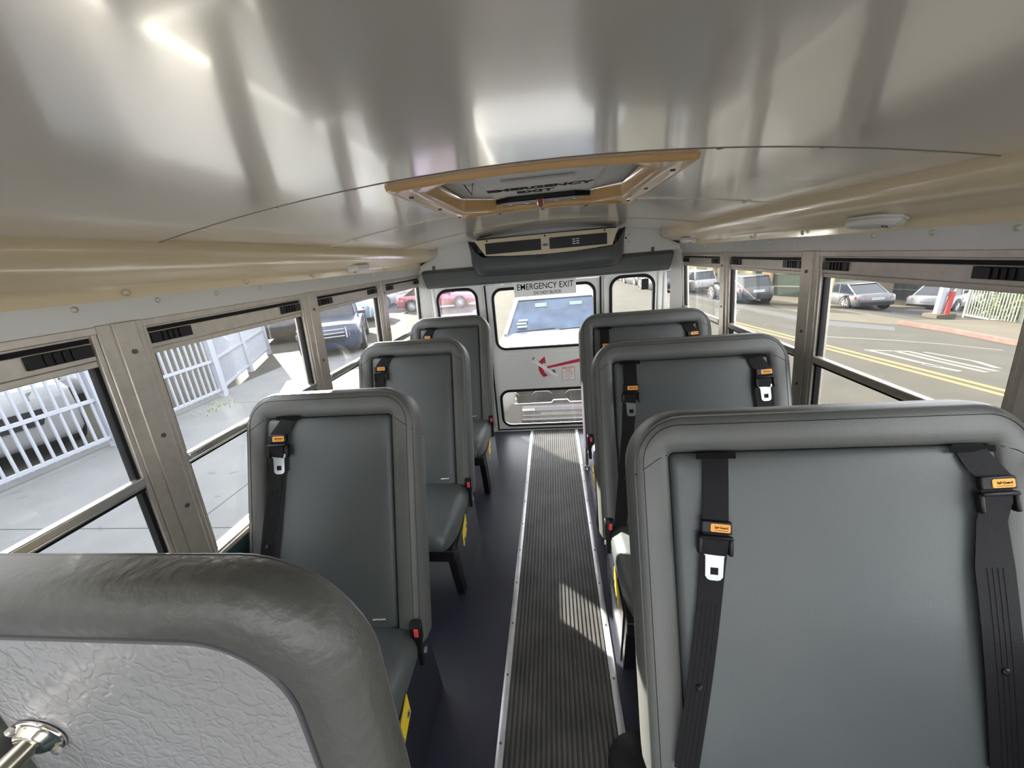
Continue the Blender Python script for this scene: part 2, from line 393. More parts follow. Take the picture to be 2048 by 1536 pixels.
# windows and posts
POSTS = [(-1.58, -1.48), (-0.78, -0.68), (0.02, 0.12), (0.825, 0.935), (1.64, 1.745), (2.435, 2.545)]
BAYS = [(-1.48, -0.78), (-0.68, 0.02), (0.12, 0.825), (0.935, 1.64), (1.745, 2.435), (2.545, 3.26)]
for s in (-1, 1):
    for i, (a, b) in enumerate(POSTS):
        p = MB(); wall_box(p, s, a, b, ZS, ZH + 0.002, 0.004, -0.045)
        w = b - a
        wall_box(p, s, a + w * 0.30, b - w * 0.18, ZS, ZH + 0.002, 0.010, 0.0)
        o = struct('trim_%d' % (i + 2), p, ALU, bevel=0.002)
        sc = MB()
        for z in (1.40, 1.16, 0.93, 0.745): sc.disc(wall_pt(s, a + w * 0.58, z, 0.010), (-s, 0, 0), 0.0065, 0.003, 12)
        mk_each('screw', sc, DSCREW, o)
    for i, (a, b) in enumerate(BAYS):
        t = MB()
        wall_box(t, s, a, b, ZH - 0.018, ZH, 0.004, -0.045)      # head rail
        wall_box(t, s, a, b, ZH - 0.024, ZH - 0.018, -0.004, -0.045)
        wall_box(t, s, a, a + 0.012, ZS, ZH, 0.0, -0.045); wall_box(t, s, b - 0.012, b, ZS, ZH, 0.0, -0.045)
        wall_box(t, s, a, b, ZS, ZS + 0.010, 0.002, -0.045)
        fr = struct('window_%d' % (i + 1 + (0 if s < 0 else 6)), t, ALU, bevel=0.0015)
        q = MB()
        wall_box(q, s, a + 0.012, b - 0.012, 1.396, 1.440, -0.006, -0.022)     # sash top rail
        wall_box(q, s, a + 0.012, b - 0.012, 1.380, 1.396, -0.008, -0.022)
        mk('sash', q, ALU, fr, bevel=0.002)
        q = MB(); wall_box(q, s, a + 0.012, b - 0.012, 1.048, 1.072, 0.004, -0.022)
        wall_box(q, s, a + 0.012, b - 0.012, 1.040, 1.050, -0.002, -0.03)
        mk('meeting_rail', q, ALUB if s < 0 else ALU, fr, bevel=0.004)
        q = MB()
        for yy in (a + 0.012, b - 0.022):
            wall_box(q, s, yy, yy + 0.010, ZS + 0.01, 1.40, -0.010, -0.03)
        wall_box(q, s, a + 0.012, b - 0.012, 1.034, 1.040, -0.004, -0.03)
        wall_box(q, s, a + 0.012, b - 0.012, 1.440, ZH - 0.024, -0.010, -0.03)
        mk('seal', q, RUB, fr)
        for yy in (a + 0.018, b - 0.018 - 0.125):
            q = MB(); wall_box(q, s, yy, yy + 0.125, 1.408, 1.437, 0.0, -0.010)
            for k in range(4): wall_box(q, s, yy + 0.030 + k * 0.017, yy + 0.038 + k * 0.017, 1.410, 1.435, 0.004, 0.0)
            mk('latch', q, BLK, fr, bevel=0.001)
        q = MB()
        q.poly([wall_pt(s, y, z, -0.016) for y, z in ((a + 0.015, 1.06), (b - 0.015, 1.06), (b - 0.015, 1.385), (a + 0.015, 1.385))])
        q.poly([wall_pt(s, y, z, -0.026) for y, z in ((a + 0.015, ZS + 0.008), (b - 0.015, ZS + 0.008), (b - 0.015, 1.045), (a + 0.015, 1.045))])
        mk('pane', q, GLL if s < 0 else GLS, fr, smooth=0)
    p = MB(); wall_box(p, s, 3.26, 3.33, ZS, ZH, 0.004, -0.05)
    o = struct('trim_8', p, ALU, bevel=0.002)
    # grey corner pillar at the rear
    p = MB(); p.prism([(s * 1.075, 3.25, ZS - 0.4), (s * 0.995, 3.31, ZS - 0.4), (s * 1.09, 3.33, ZS - 0.4)], (s * -0.012, 0, 1.2))
    struct('trim_9', p, PANEL)

# front end behind the camera: cowl and windscreen frame
mb = MB(); mb.box(-1.15, 1.15, Y0 - 0.05, Y0, -0.06, 0.45); mb.box(-1.15, 1.15, Y0 - 0.05, Y0, 1.64, 1.80)
for s in (-1, 1): mb.box(*sorted((s * 1.15, s * 1.07)), Y0 - 0.05, Y0, 0.45, 1.64)
struct('wall_front', mb, PANEL)

# ------------------------------------------------------------------ rear wall with openings
def rrect(x0, x1, z0, z1, r, seg=8, rb=None):
    """counter-clockwise rounded rectangle in x,z"""
    rb = r if rb is None else rb
    pts = []
    for cx, czz, a0, rr in ((x1 - r, z1 - r, 0, r), (x0 + r, z1 - r, 90, r), (x0 + rb, z0 + rb, 180, rb), (x1 - rb, z0 + rb, 270, rb)):
        for k in range(seg + 1):
            a = math.radians(a0 + 90 * k / seg); pts.append((cx + rr * math.cos(a), czz + rr * math.sin(a)))
    return pts
def ray_to_rect(c, p, x0, x1, z0, z1):
    dx, dz = p[0] - c[0], p[1] - c[1]; t = 1e9
    if dx > 1e-9: t = min(t, (x1 - c[0]) / dx)
    if dx < -1e-9: t = min(t, (x0 - c[0]) / dx)
    if dz > 1e-9: t = min(t, (z1 - c[1]) / dz)
    if dz < -1e-9: t = min(t, (z0 - c[1]) / dz)
    return (c[0] + dx * t, c[1] + dz * t)
def holed(mb, rect, hole, y, th):
    """plate in x,z between rect and hole (list of points), thickness th in y"""
    x0, x1, z0, z1 = rect; h = hole
    c = (sum(p[0] for p in h) / len(h), sum(p[1] for p in h) / len(h))
    ring = [(h[i], ray_to_rect(c, h[i], *rect)) for i in range(len(h))]
    ang = lambda p: math.atan2(p[1] - c[1], p[0] - c[0]) % (2 * PI)
    inner = [r[0] for r in ring]; outer = [r[1] for r in ring]
    def side(p):
        if abs(p[0] - x1) < 1e-6: return 0
        if abs(p[1] - z1) < 1e-6: return 1
        if abs(p[0] - x0) < 1e-6: return 2
        return 3
    cor = {(0, 1): (x1, z1), (1, 2): (x0, z1), (2, 3): (x0, z0), (3, 0): (x1, z0)}
    for yy in (y, y + th):
        n = len(inner)
        for i in range(n):
            j = (i + 1) % n
            pts = [inner[i], outer[i]]
            k = (side(outer[i]), side(outer[j]))
            if k in cor: pts.append(cor[k])
            pts += [outer[j], inner[j]]
            q = []
            for p in pts:
                if not q or (abs(p[0] - q[-1][0]) + abs(p[1] - q[-1][1]) > 1e-7): q.append(p)
            if len(q) >= 3: mb.poly([(p[0], yy, p[1]) for p in q])
    n = len(inner)
    for i in range(n):
        j = (i + 1) % n
        mb.poly([(inner[i][0], y, inner[i][1]), (inner[j][0], y, inner[j][1]), (inner[j][0], y + th, inner[j][1]), (inner[i][0], y + th, inner[i][1])])
def ringseal(x0, x1, z0, z1, r, y, w=0.025, t=0.012):
    mb = MB(); path = rrect(x0, x1, z0, z1, r, 8)
    n = len(path); rings = []
    for (ins, dy) in ((-w * 0.6, 0), (-w * 0.4, -t), (w * 0.2, -t * 0.9), (w * 0.4, 0)):
        rings.append([(p[0], y + dy, p[1]) for p in rrect(x0 + ins, x1 - ins, z0 + ins, z1 - ins, max(r - ins, 0.01), 8)])
    R = [[mb.bm.verts.new(p) for p in rr] for rr in rings]
    for a, b in zip(R, R[1:] + R[:1]):
        for i in range(n): mb.bm.faces.new((a[i], a[(i + 1) % n], b[(i + 1) % n], b[i]))
    return mb
YW = 3.31
DX0, DX1 = -0.522, 0.438
mb = MB()
mb.box(-1.09, 1.09, YW, YW + 0.04, 1.345, 1.80)                     # above the door and windows
mb.box(-1.12, DX0, YW, YW + 0.04, -0.02, 0.74); mb.box(DX1, 1.12, YW, YW + 0.04, -0.02, 0.74)
holed(mb, (-1.10, DX0, 0.74, 1.345), rrect(-0.935, -0.600, 0.80, 1.325, 0.085), YW, 0.04)
holed(mb, (DX1, 1.10, 0.74, 1.345), rrect(0.520, 0.855, 0.80, 1.325, 0.085), YW, 0.04)
struct('wall_back', mb, REARP)
# vertical ribs either side of the rear windows
mb = MB()
for x in (-1.0, -0.965, 0.895, 0.94): mb.box(x - 0.008, x + 0.008, YW - 0.008, YW, 0.1, 1.345)
mb.box(-0.56, -0.545, YW - 0.012, YW, 0.03, 1.34); mb.box(0.460, 0.475, YW - 0.012, YW, 0.03, 1.34)
mb.box(-1.05, 1.0, YW - 0.008, YW, 0.0, 0.012)
struct('trim_10', mb, PANEL, bevel=0.002)
for nme, (a, b), g in (('window_13', (-0.935, -0.600), GLV), ('window_14', (0.520, 0.855), GLS)):
    o = struct(nme, ringseal(a, b, 0.80, 1.325, 0.085, YW), RUB)
    p = MB(); p.poly([(q[0], YW + 0.015, q[1]) for q in rrect(a, b, 0.80, 1.325, 0.085)]); mk('pane', p, g, o, smooth=0)
# door
mb = MB()
YD = YW + 0.006
holed(mb, (DX0 + 0.008, DX1 - 0.008, 0.735, 1.338), rrect(-0.458, 0.385, 0.792, 1.300, 0.075), YD, 0.03)
holed(mb, (DX0 + 0.008, DX1 - 0.008, 0.022, 0.44), rrect(-0.468, 0.385, 0.058, 0.395, 0.075), YD, 0.03)
mb.box(DX0 + 0.008, DX1 - 0.008, YD, YD + 0.03, 0.44, 0.735)
mb.box(DX0 + 0.03, DX1 - 0.03, YD - 0.004, YD, 0.735, 0.740)
door = struct('door_1', mb, REARP)
mk('window_seal', ringseal(-0.458, 0.385, 0.792, 1.300, 0.075, YD), RUB, door)
mk('window_seal', ringseal(-0.468, 0.385, 0.058, 0.395, 0.075, YD), RUB, door)
p = MB(); p.poly([(q[0], YD + 0.012, q[1]) for q in rrect(-0.458, 0.385, 0.792, 1.300, 0.075)]); mk('pane', p, GLS, door, smooth=0)
p = MB(); p.poly([(q[0], YD + 0.012, q[1]) for q in rrect(-0.468, 0.385, 0.058, 0.395, 0.075)]); mk('pane', p, GLS, door, smooth=0)
mb = MB()
mb.box(DX0 - 0.004, DX0 + 0.008, YW - 0.006, YW + 0.03, 0.0, 1.345); mb.box(DX1 - 0.008, DX1 + 0.004, YW - 0.006, YW + 0.03, 0.0, 1.345)
mb.box(DX0, DX1, YW - 0.002, YW + 0.03, 0.012, 0.022)
struct('trim_11', mb, RUB)
# red arrow decal, handle, instruction label
YF = YD - 0.0008
def flat(mb, pts, y=YF, t=0.0006): mb.prism([(a, y, b) for a, b in pts], (0, -t, 0))
mb = MB()
flat(mb, [(-0.035, 0.592), (-0.035, 0.612), (0.36, 0.690), (0.36, 0.655)])
mk('red_arrow_decal', mb, REDINK, door, smooth=0)
mb = MB()
arc = [(-0.052, 0.520), (-0.078, 0.553), (-0.092, 0.585), (-0.094, 0.620), (-0.084, 0.652)]
wd = 0.020
flat(mb, [(x - wd * 0.9, z - 0.006) for x, z in arc] + [(x + wd * 0.9, z + 0.006) for x, z in arc[::-1]])
flat(mb, [(-0.118, 0.648), (-0.045, 0.642), (-0.052, 0.705)], YF - 0.0001)
mk('turn_arrow_decal', mb, REDINK, door, smooth=0)
for pth, r_ in (([(-0.148, YD, 0.692), (-0.148, YD - 0.03, 0.690), (-0.138, YD - 0.045, 0.676)], 0.010), ([(0.022, YD, 0.565), (0.022, YD - 0.042, 0.565)], 0.016)):
    mb = MB(); mb.tube(pth, r_, 10); mk('handle_bracket', mb, mat('bracket_grey', (0.18, 0.18, 0.19), 0.4, 0.5), door)
mb = MB()
a, b = Vector((-0.148, YD - 0.048, 0.680)), Vector((0.050, YD - 0.048, 0.527))
d = (b - a).normalized(); u = Vector((d.z, 0, -d.x))
mb.ribbon([a, b], u, 0.026, 0.012, (0, 1, 0))
mb.tube([a - u * 0.022, a + u * 0.022], 0.006, 8)
mk('door_handle', mb, HANDLE, door, bevel=0.003)
mb = MB(); mb.box(0.095, 0.205, YF - 0.0008, YF, 0.475, 0.600)
lab = mk('instruction_label', mb, SIGNW, door, smooth=0, label='white instruction label with red lettering')
mb = MB()
for (x0, x1, z0, z1) in ((0.095, 0.205, 0.475, 0.478), (0.095, 0.205, 0.597, 0.600), (0.095, 0.098, 0.475, 0.600), (0.202, 0.205, 0.475, 0.600), (0.095, 0.205, 0.550, 0.5525)):
    mb.box(x0, x1, YF - 0.0014, YF - 0.0008, z0, z1)
RT = Matrix.Rotation(PI / 2, 4, 'X')
def tx(s, size, x, z, y, bold=0.0, al='CENTER', sx=1.0): return text_mb(s, size, Matrix.Translation((x, y, z)) @ RT, 0.0003, bold, al, sx)
yt = YF - 0.0012
mb = join(mb, tx('EMERGENCY', 0.0165, 0.150, 0.586, yt, 0.0004), tx('DOOR', 0.0165, 0.150, 0.565, yt, 0.0004),
          tx('1. LIFT HANDLE', 0.012, 0.103, 0.539, yt, 0, 'LEFT'), tx('TO UNLATCH', 0.012, 0.116, 0.523, yt, 0, 'LEFT'),
          tx('2. PUSH DOOR', 0.012, 0.103, 0.506, yt, 0, 'LEFT'), tx('TO OPEN', 0.012, 0.116, 0.490, yt, 0, 'LEFT'))
mk('lettering', mb, REDINK, lab, smooth=0)

# grey header pad above the rear door
sec = [(3.305, 1.505), (3.235, 1.492), (3.222, 1.480), (3.212, 1.375), (3.222, 1.358), (3.305, 1.352)]
mb = MB()
def padring(x, sh): return [(x + sh * (1.5 - z) * 0.25, y, z + 0.0) for y, z in sec]
mb.loft([padring(-1.02, 1), padring(-0.99, 1)] + [padring(x, 0) for x in (-0.9, -0.5, 0, 0.5, 0.9)] + [padring(0.96, -1), padring(0.985, -1)])
tag(mk('header_pad', mb, VIN, bevel=0.006), 'long grey vinyl padded bar across the rear wall above the emergency door', 'pad')
for nme, x in (('left', -0.93), ('right', 0.84)):
    mb = MB(); mb.box(x - 0.012, x + 0.012, 3.300, 3.309, 1.475, 1.535); mb.disc((x, 3.300, 1.527), (0, -1, 0), 0.005, 0.002, 10)
    tag(mk('mounting_tab', mb, DSCREW, bevel=0.004), 'small grey metal hanging tab behind the %s end of the header pad' % nme, 'bracket', 'hanging tabs')
# sign
sg = thing('emergency_exit_sign', 'white sign reading EMERGENCY EXIT DO NOT BLOCK hanging over the rear door window', 'sign', (-0.015, 3.2, 1.235))
mb = MB(); mb.box(-0.262, 0.232, 3.196, 3.200, 1.240, 1.352, Matrix.Translation((-0.0, 0, 0)))
mk('sign_board', mb, SIGNW, sg)
mk('lettering', join(tx('EMERGENCY EXIT', 0.067, -0.013, 1.313, 3.1955, 0.0002, sx=0.84), tx('DO NOT BLOCK', 0.034, 0.005, 1.262, 3.1955, 0.0002, sx=0.86)), INK, sg, smooth=0)
# black box on the right rear window, mounting holes
mb = MB(); mb.box(0.757, 0.813, 3.285, 3.322, 1.215, 1.300)
tag(mk('sensor_box', mb, BLK, bevel=0.006), 'small black box stuck at the top of the right rear window', 'box')
mb = MB()
for x, z, r in ((0.635, 1.620, 0.007), (0.660, 1.645, 0.004), (0.660, 1.590, 0.004)): mb.disc((x, YW + 0.001, z), (0, -1, 0), r, 0.002, 12)
struct('trim_12', mb, INK)

# ------------------------------------------------------------------ air conditioning unit
ac = thing('air_conditioner', 'cream ceiling air conditioner with black louvres and grey vinyl cover above the rear door', 'air conditioner', (0.01, 3.15, 1.41))
yA = 3.03
mb = MB()
N = 24
top = [(-0.515 + 1.045 * i / N, yA, 1.688 + 0.004 * math.sin(PI * i / N)) for i in range(N + 1)]
bot = [(-0.44 + 0.93 * i / N, yA - 0.006, 1.575 - 0.022 * math.sin(PI * i / N)) for i in range(N + 1)]
mb.prism(top + bot[::-1], (0, 0.02, 0))
mk('face_plate', mb, CREAM, ac, bevel=0.002)
for x0, x1 in ((-0.435, -0.022), (0.040, 0.452)):
    mb = MB(); mb.box(x0, x1, yA - 0.012, yA - 0.004, 1.585, 1.662)
    g = mk('grille_frame', mb, BLK, ac, bevel=0.003)
    mb = MB()
    for k in range(7): mb.box(x0 + 0.012, x1 - 0.012, yA - 0.016, yA - 0.011, 1.592 + k * 0.0095, 1.596 + k * 0.0095)
    mk('louvres', mb, GRL, g)
mb = MB()
for r in range(3):
    for c in range(2): mb.box(0.205 + c * 0.028, 0.226 + c * 0.028, yA - 0.018, yA - 0.0165, 1.606 + r * 0.015, 1.611 + r * 0.015)
mk('indicator', mb, RIM, ac)
mb = MB(); mb.lathe((0.009, yA - 0.006, 1.617), (0, -1, 0), [(0.02, 0), (0.019, 0.003), (0, 0.004)], 20)
for v in mb.bm.verts: v.co.z = 1.617 + (v.co.z - 1.617) * 0.45; v.co.x = 0.009 + (v.co.x - 0.009) * 1.15
mk('badge', mb, BLUE, ac)
mb = MB()
for x in (-0.42, 0.009, 0.435): mb.disc((x, yA - 0.001, 1.679), (0, -1, 0), 0.006, 0.003, 10)
mk_each('bolt', mb, INK, ac)
# vinyl cover: sling from the sides under the unit
mb = MB(); rings = []
for i in range(25):
    t = i / 24; x = -0.56 + 1.14 * t; e = min(t, 1 - t)
    k = min(1, e / 0.07)
    kk = math.sin(k * PI / 2)
    ztop = 1.69 - (1.69 - (1.572 - 0.020 * math.sin(PI * t))) * min(1, e / 0.065) if e < 0.065 else 1.572 - 0.020 * math.sin(PI * (t - 0.06) / 0.88)
    zb = 1.50 - 0.075 * kk - 0.008 * math.sin(PI * t)
    yf = yA + 0.06 - 0.095 * kk
    rings.append([(x, 3.30, ztop), (x, yA + 0.012, ztop), (x, yA - 0.016 - 0.008 * kk, ztop - 0.003), (x, yf - 0.012, (ztop * 0.55 + zb * 0.45)), (x, yf, zb + 0.022), (x, yf + 0.03, zb), (x, 3.205, zb + 0.004), (x, 3.206, 1.516), (x, 3.30, 1.517)])
mb.loft(rings)
mk('vinyl_cover', mb, VIN, ac, smooth=60)
mb = MB(); mb.tube([(r[5][0], r[5][1] - 0.008, r[5][2] + 0.002) for r in rings], 0.0035, 6); mk('piping', mb, VINE, ac)
mb = MB(); mb.box(-0.50, 0.52, yA + 0.02, 3.30, 1.60, 1.70); mk('housing', mb, BLK, ac)

# ------------------------------------------------------------------ roof hatch
ht = thing('roof_hatch', 'tan framed emergency roof hatch with speckled grey lid set in the ceiling', 'hatch', (0.015, 1.31, 1.69))
hx0, hx1, hy0, hy1 = -0.335, 0.370, 0.958, 1.715
def oct_(x0, x1, y0, y1, c): return [(x0 + c, y0), (x1 - c, y0), (x1, y0 + c), (x1, y1 - c), (x1 - c, y1), (x0 + c, y1), (x0, y1 - c), (x0, y0 + c)]
def zf(x, o): return cz(x) + o
lv = [(0.0, 0.004, 0.010), (0.002, 0.014, -0.010), (0.008, 0.018, -0.014), (0.018, 0.020, -0.014), (0.028, 0.03, -0.006), (0.045, 0.06, -0.004), (0.055, 0.085, -0.008), (0.062, 0.095, -0.006), (0.068, 0.11, 0.012), (0.072, 0.12, 0.030)]
mb = MB()
def hring(i, c, dz):
    x0_, x1_, y0_, y1_ = hx0 + i, hx1 - i, hy0 + i * 0.55, hy1 - i * 0.8
    o8 = oct_(x0_, x1_, y0_, y1_, c)
    pts = []
    for k_ in range(8):
        a_, b_ = o8[k_], o8[(k_ + 1) % 8]
        for u_ in range(5): pts.append((a_[0] + (b_[0] - a_[0]) * u_ / 5, a_[1] + (b_[1] - a_[1]) * u_ / 5))
    return [(x, y, zf(x, dz)) for x, y in pts]
rings = [hring(*v_) for v_ in [(i, c, dz) for i, c, dz in lv]]
mb.loft(rings, True, False, False)
fro = mk('hatch_frame', mb, OAK, ht, bevel=0.004, smooth=50)
sc = MB()
for x, y in ((-0.30, 1.05), (-0.30, 1.32), (-0.30, 1.6), (0.335, 1.05), (0.335, 1.32), (0.335, 1.6), (-0.15, 1.68), (0.02, 1.68), (0.19, 1.68)):
    sc.disc((x, y, zf(x * 0.85, -0.018)), (0, 0, -1), 0.006, 0.004, 10)
mk_each('screw', sc, DSCREW, fro)
mb = MB()
mb.prism([(x, y, 1.770) for x, y in oct_(-0.275, 0.315, 0.96, 1.67, 0.13)], (0, 0, 0.02)); mk('lid', mb, LID, ht)
mb = MB(); mb.box(-0.155, 0.20, 1.0, 1.60, 1.760, 1.770); mb.box(-0.09, 0.12, 1.22, 1.27, 1.752, 1.760); mk('lid_panel', mb, LID, ht, bevel=0.004)
RD = Matrix.Rotation(PI, 4, 'X')
mb = join(text_mb('EMERGENCY', 0.060, Matrix.Translation((0.015, 1.40, 1.7595)) @ RD, 0.0004, 0.0030),
          text_mb('EXIT', 0.062, Matrix.Translation((0.0, 1.475, 1.7595)) @ RD, 0.0004, 0.0030))
mk('lettering', mb, INK, ht, smooth=0)
mb = MB(); mb.prism([(x, y, 1.742) for x, y in ((-0.155, 1.60), (-0.10, 1.555), (0.14, 1.555), (0.20, 1.60), (0.09, 1.645), (0.09, 1.66), (-0.02, 1.66), (-0.02, 1.645), (-0.10, 1.645))], (0, 0, 0.02))
hb = mk('release_bar', mb, BLK, ht, bevel=0.004)
mb = MB()
for x in (-0.10, -0.035, 0.075, 0.145): mb.lathe((x, 1.60, 1.742), (0, 0, -1), [(0.010, 0), (0.009, 0.003), (0, 0.006)], 12)
mk_each('rivet', mb, RIM, hb)
mb = MB(); mb.tube([(0.015, 1.56, 1.75), (0.015, 1.58, 1.735), (0.015, 1.60, 1.725)], [0.014, 0.016, 0.011], 14)
mk('red_knob', mb, mat('knob_red', (0.38, 0.10, 0.09), 0.2, coat=1.0), ht)
mb = MB(); mb.tube([(-0.215, 1.22, 1.785), (-0.20, 1.36, 1.752), (-0.165, 1.22, 1.785)], 0.002, 6); mk('wire', mb, INK, ht)

# ------------------------------------------------------------------ dome lamps on the ducts
def dome(s, y, lab):
    n = Vector((-s * 0.22, 0, -0.975)).normalized(); t = Vector((0, 1, 0)); u = t.cross(n)
    c = Vector((s * 0.985, y, 1.572)); w, l = 0.034, 0.105
    th = thing('dome_lamp', lab, 'lamp', c + n * 0.012, 0, 'dome lamps on the ducts')
    pts = [(-l, 0.2 * w), (-l * 0.6, w), (l * 0.6, w), (l, 0.2 * w), (l * 0.72, -w), (-l * 0.72, -w)]
    mb = MB(); mb.loft([[c + t * a * k + u * b * k + n * h for a, b in pts] for k, h in ((1.03, 0.0), (1.03, 0.008))]); mk('lamp_base', mb, LENS, th, bevel=0.002)
    mb = MB(); mb.loft([[c + t * a * k + u * b * k + n * h for a, b in pts] for k, h in ((1.0, 0.008), (0.97, 0.018), (0.82, 0.026))]); mk('lens', mb, LENS, th, bevel=0.003)
    mb = MB(); q = c + t * (-0.05) + n * 0.0265; mb.disc(q, n, 0.007, 0.003, 10); mk('switch', mb, DSCREW, th)
dome(1, 1.32, 'white lozenge shaped dome lamp on the right duct above the front right window')
dome(1, 2.93, 'white dome lamp at the far end of the right duct beside the rear wall')
dome(-1, 2.08, 'white dome lamp on the left duct above the second visible window')

# ------------------------------------------------------------------ floor mat and strips
mb = MB()
prof = []
x = -0.192; nr = 22; pitch = 0.376 / nr
for k in range(nr):
    a = x + k * pitch
    prof += [(a, 0.002), (a + pitch * 0.22, 0.002), (a + pitch * 0.34, 0.0078), (a + pitch * 0.86, 0.0078), (a + pitch * 0.99, 0.002)]
mb.loft([[(px_, y, z) for px_, z in prof] + [(0.184, y, 0.0), (-0.192, y, 0.0)] for y in (-1.5, 3.29)])
tag(mk('aisle_mat', mb, RIBM, smooth=0), 'long black ribbed rubber mat down the middle of the aisle floor', 'floor mat')
for x, nm in ((-0.207, 'left'), (0.199, 'right')):
    y0 = -1.5
    mb = MB(); mb.loft([[(x - 0.014, y, 0.0), (x - 0.012, y, 0.005), (x - 0.004, y, 0.0075), (x + 0.004, y, 0.0075), (x + 0.012, y, 0.005), (x + 0.014, y, 0.0)] for y in (y0, 3.29)])
    o = tag(mk('edge_strip', mb, STRIP), 'long aluminium edging strip along the %s side of the ribbed aisle mat' % nm, 'floor strip')
    sc = MB()
    for k in range(16):
        y = 0.62 + 0.225 * k
        if y < 3.2: sc.disc((x, y, 0.0072), (0, 0, 1), 0.0045, 0.0012, 10)
    mk_each('screw', sc, DSCREW, o)
mb = MB(); mb.lathe((0.235, 0.80, 0.0), (0, 0, 1), [(0.095, 0.0), (0.092, 0.02), (0.06, 0.045), (0.0, 0.055)], 32)
tag(mk('floor_boot', mb, RUB), 'black rounded rubber boot on the floor beside the aisle leg of the front right seat', 'rubber cover')

# ------------------------------------------------------------------ seats
CT, ST = 0.939, 0.344
def bp(yj, x, z, d=0.0):
    """point on the leaning front face of a backrest; d towards the camera"""
    return Vector((x, yj + (z - 0.43) * ST / CT - d * CT, z + d * ST))
NF = Vector((0, -CT, ST))
def contour(x0, x1, z0, z1, r, rb, ins, seg=9):
    k = max(0.0, 1 - ins / 0.078)
    rr = max(0.014, r * k + 0.0); rbb = max(0.014, rb * k)
    return rrect(x0 + ins, x1 - ins, z0 + ins * 0.3, z1 - ins, rr, seg, rbb)
def seat_back(seat, yj, x0, x1, z0=0.355, z1=1.170, rimw=0.083):
    prof = [(0.055, -0.118), (0.012, -0.112), (0.0, -0.098), (-0.004, -0.06), (0.0, -0.018), (0.006, -0.006), (0.009, -0.0068), (0.013, -0.001), (0.03, 0.004), (0.055, 0.0045), (rimw - 0.012, 0.001), (rimw - 0.004, -0.006), (rimw, -0.016)]
    mb = MB(); rings = []
    for ins, d in prof:
        rings.append([bp(yj, px_, pz, d) for px_, pz in contour(x0, x1, z0, z1, 0.125, 0.03, ins)])
    mb.loft(rings, True, True, False)
    back = mk('backrest', mb, VINE, seat, smooth=40)
    # cross seams at the top corners
    sm = MB()
    for sx, xe in ((1, x0), (-1, x1)):
        sm.tube([bp(yj, xe + sx * 0.006, z1 - 0.135, -0.006), bp(yj, xe + sx * 0.03, z1 - 0.118, 0.0042), bp(yj, xe + sx * 0.058, z1 - 0.100, 0.0046), bp(yj, xe + sx * (rimw - 0.006), z1 - rimw - 0.004, -0.002)], 0.0009, 5)
        sm.tube([bp(yj, xe - sx * 0.002, z1 - 0.16, -0.098), bp(yj, xe - sx * 0.0035, z1 - 0.155, -0.06), bp(yj, xe + sx * 0.004, z1 - 0.14, -0.012)], 0.0009, 5)
    mk_each('seam', sm, RUB, back)
    sm = MB(); cc = contour(x0, x1, z0, z1, 0.125, 0.03, 0.026, 9)
    sm.tube([bp(yj, a, b, 0.0036) for a, b in [cc[-1]] + cc[:21]], 0.0007, 5)
    mk('boxing_seam', sm, RUB, back)
    # inner pad
    pr = [(rimw + 0.0005, -0.030), (rimw + 0.002, -0.012), (rimw + 0.007, -0.004), (rimw + 0.018, 0.001), (rimw + 0.045, 0.004), (rimw + 0.09, 0.006)]
    mb = MB(); rings = []
    for ins, d in pr:
        rr = rrect(x0 + ins, x1 - ins, z0 + 0.02, z1 - ins, 0.016, 4, 0.01)
        rings.append([bp(yj, a, b, d) for a, b in rr])
    mb.loft(rings, True, False, True)
    mk('pad', mb, VIN, back, smooth=50)
    return back
def cushion(seat, yj, x0, x1, aisle, dz=0.0):
    """aisle: +1 when the aisle edge is x1, -1 when it is x0"""
    yb, yf = yj + 0.01, yj - 0.40
    mb = MB(); rings = []
    for (y, zt, zb, ins) in ((yb, 0.415, 0.33, 0.004), (yb - 0.02, 0.432, 0.318, 0.0), (yb - 0.15, 0.437, 0.318, 0.0), (yb - 0.28, 0.440, 0.320, 0.004), (yf + 0.07, 0.437, 0.322, 0.016), (yf + 0.03, 0.425, 0.324, 0.028), (yf + 0.008, 0.402, 0.328, 0.040), (yf, 0.375, 0.332, 0.048)):
        a, b = x0, x1
        if aisle > 0: b -= ins
        else: a += ins
        r = 0.030; ring = []
        if aisle > 0: ring = [(a, zb), (a, zt - 0.01), (a + 0.02, zt), ((a + b) / 2, zt + 0.004), (b - 0.045, zt - 0.002), (b - 0.018, zt - 0.012), (b - 0.004, zt - 0.034), (b, (zt + zb) / 2), (b - 0.004, zb)]
        else: ring = [(b, zb), (b, zt - 0.01), (b - 0.02, zt), ((a + b) / 2, zt + 0.004), (a + 0.045, zt - 0.002), (a + 0.018, zt - 0.012), (a + 0.004, zt - 0.034), (a, (zt + zb) / 2), (a + 0.004, zb)]
        rings.append([(p[0], y, p[1] + dz) for p in ring])
    mb.loft(rings)
    return mk('cushion', mb, VIN, seat, smooth=70)
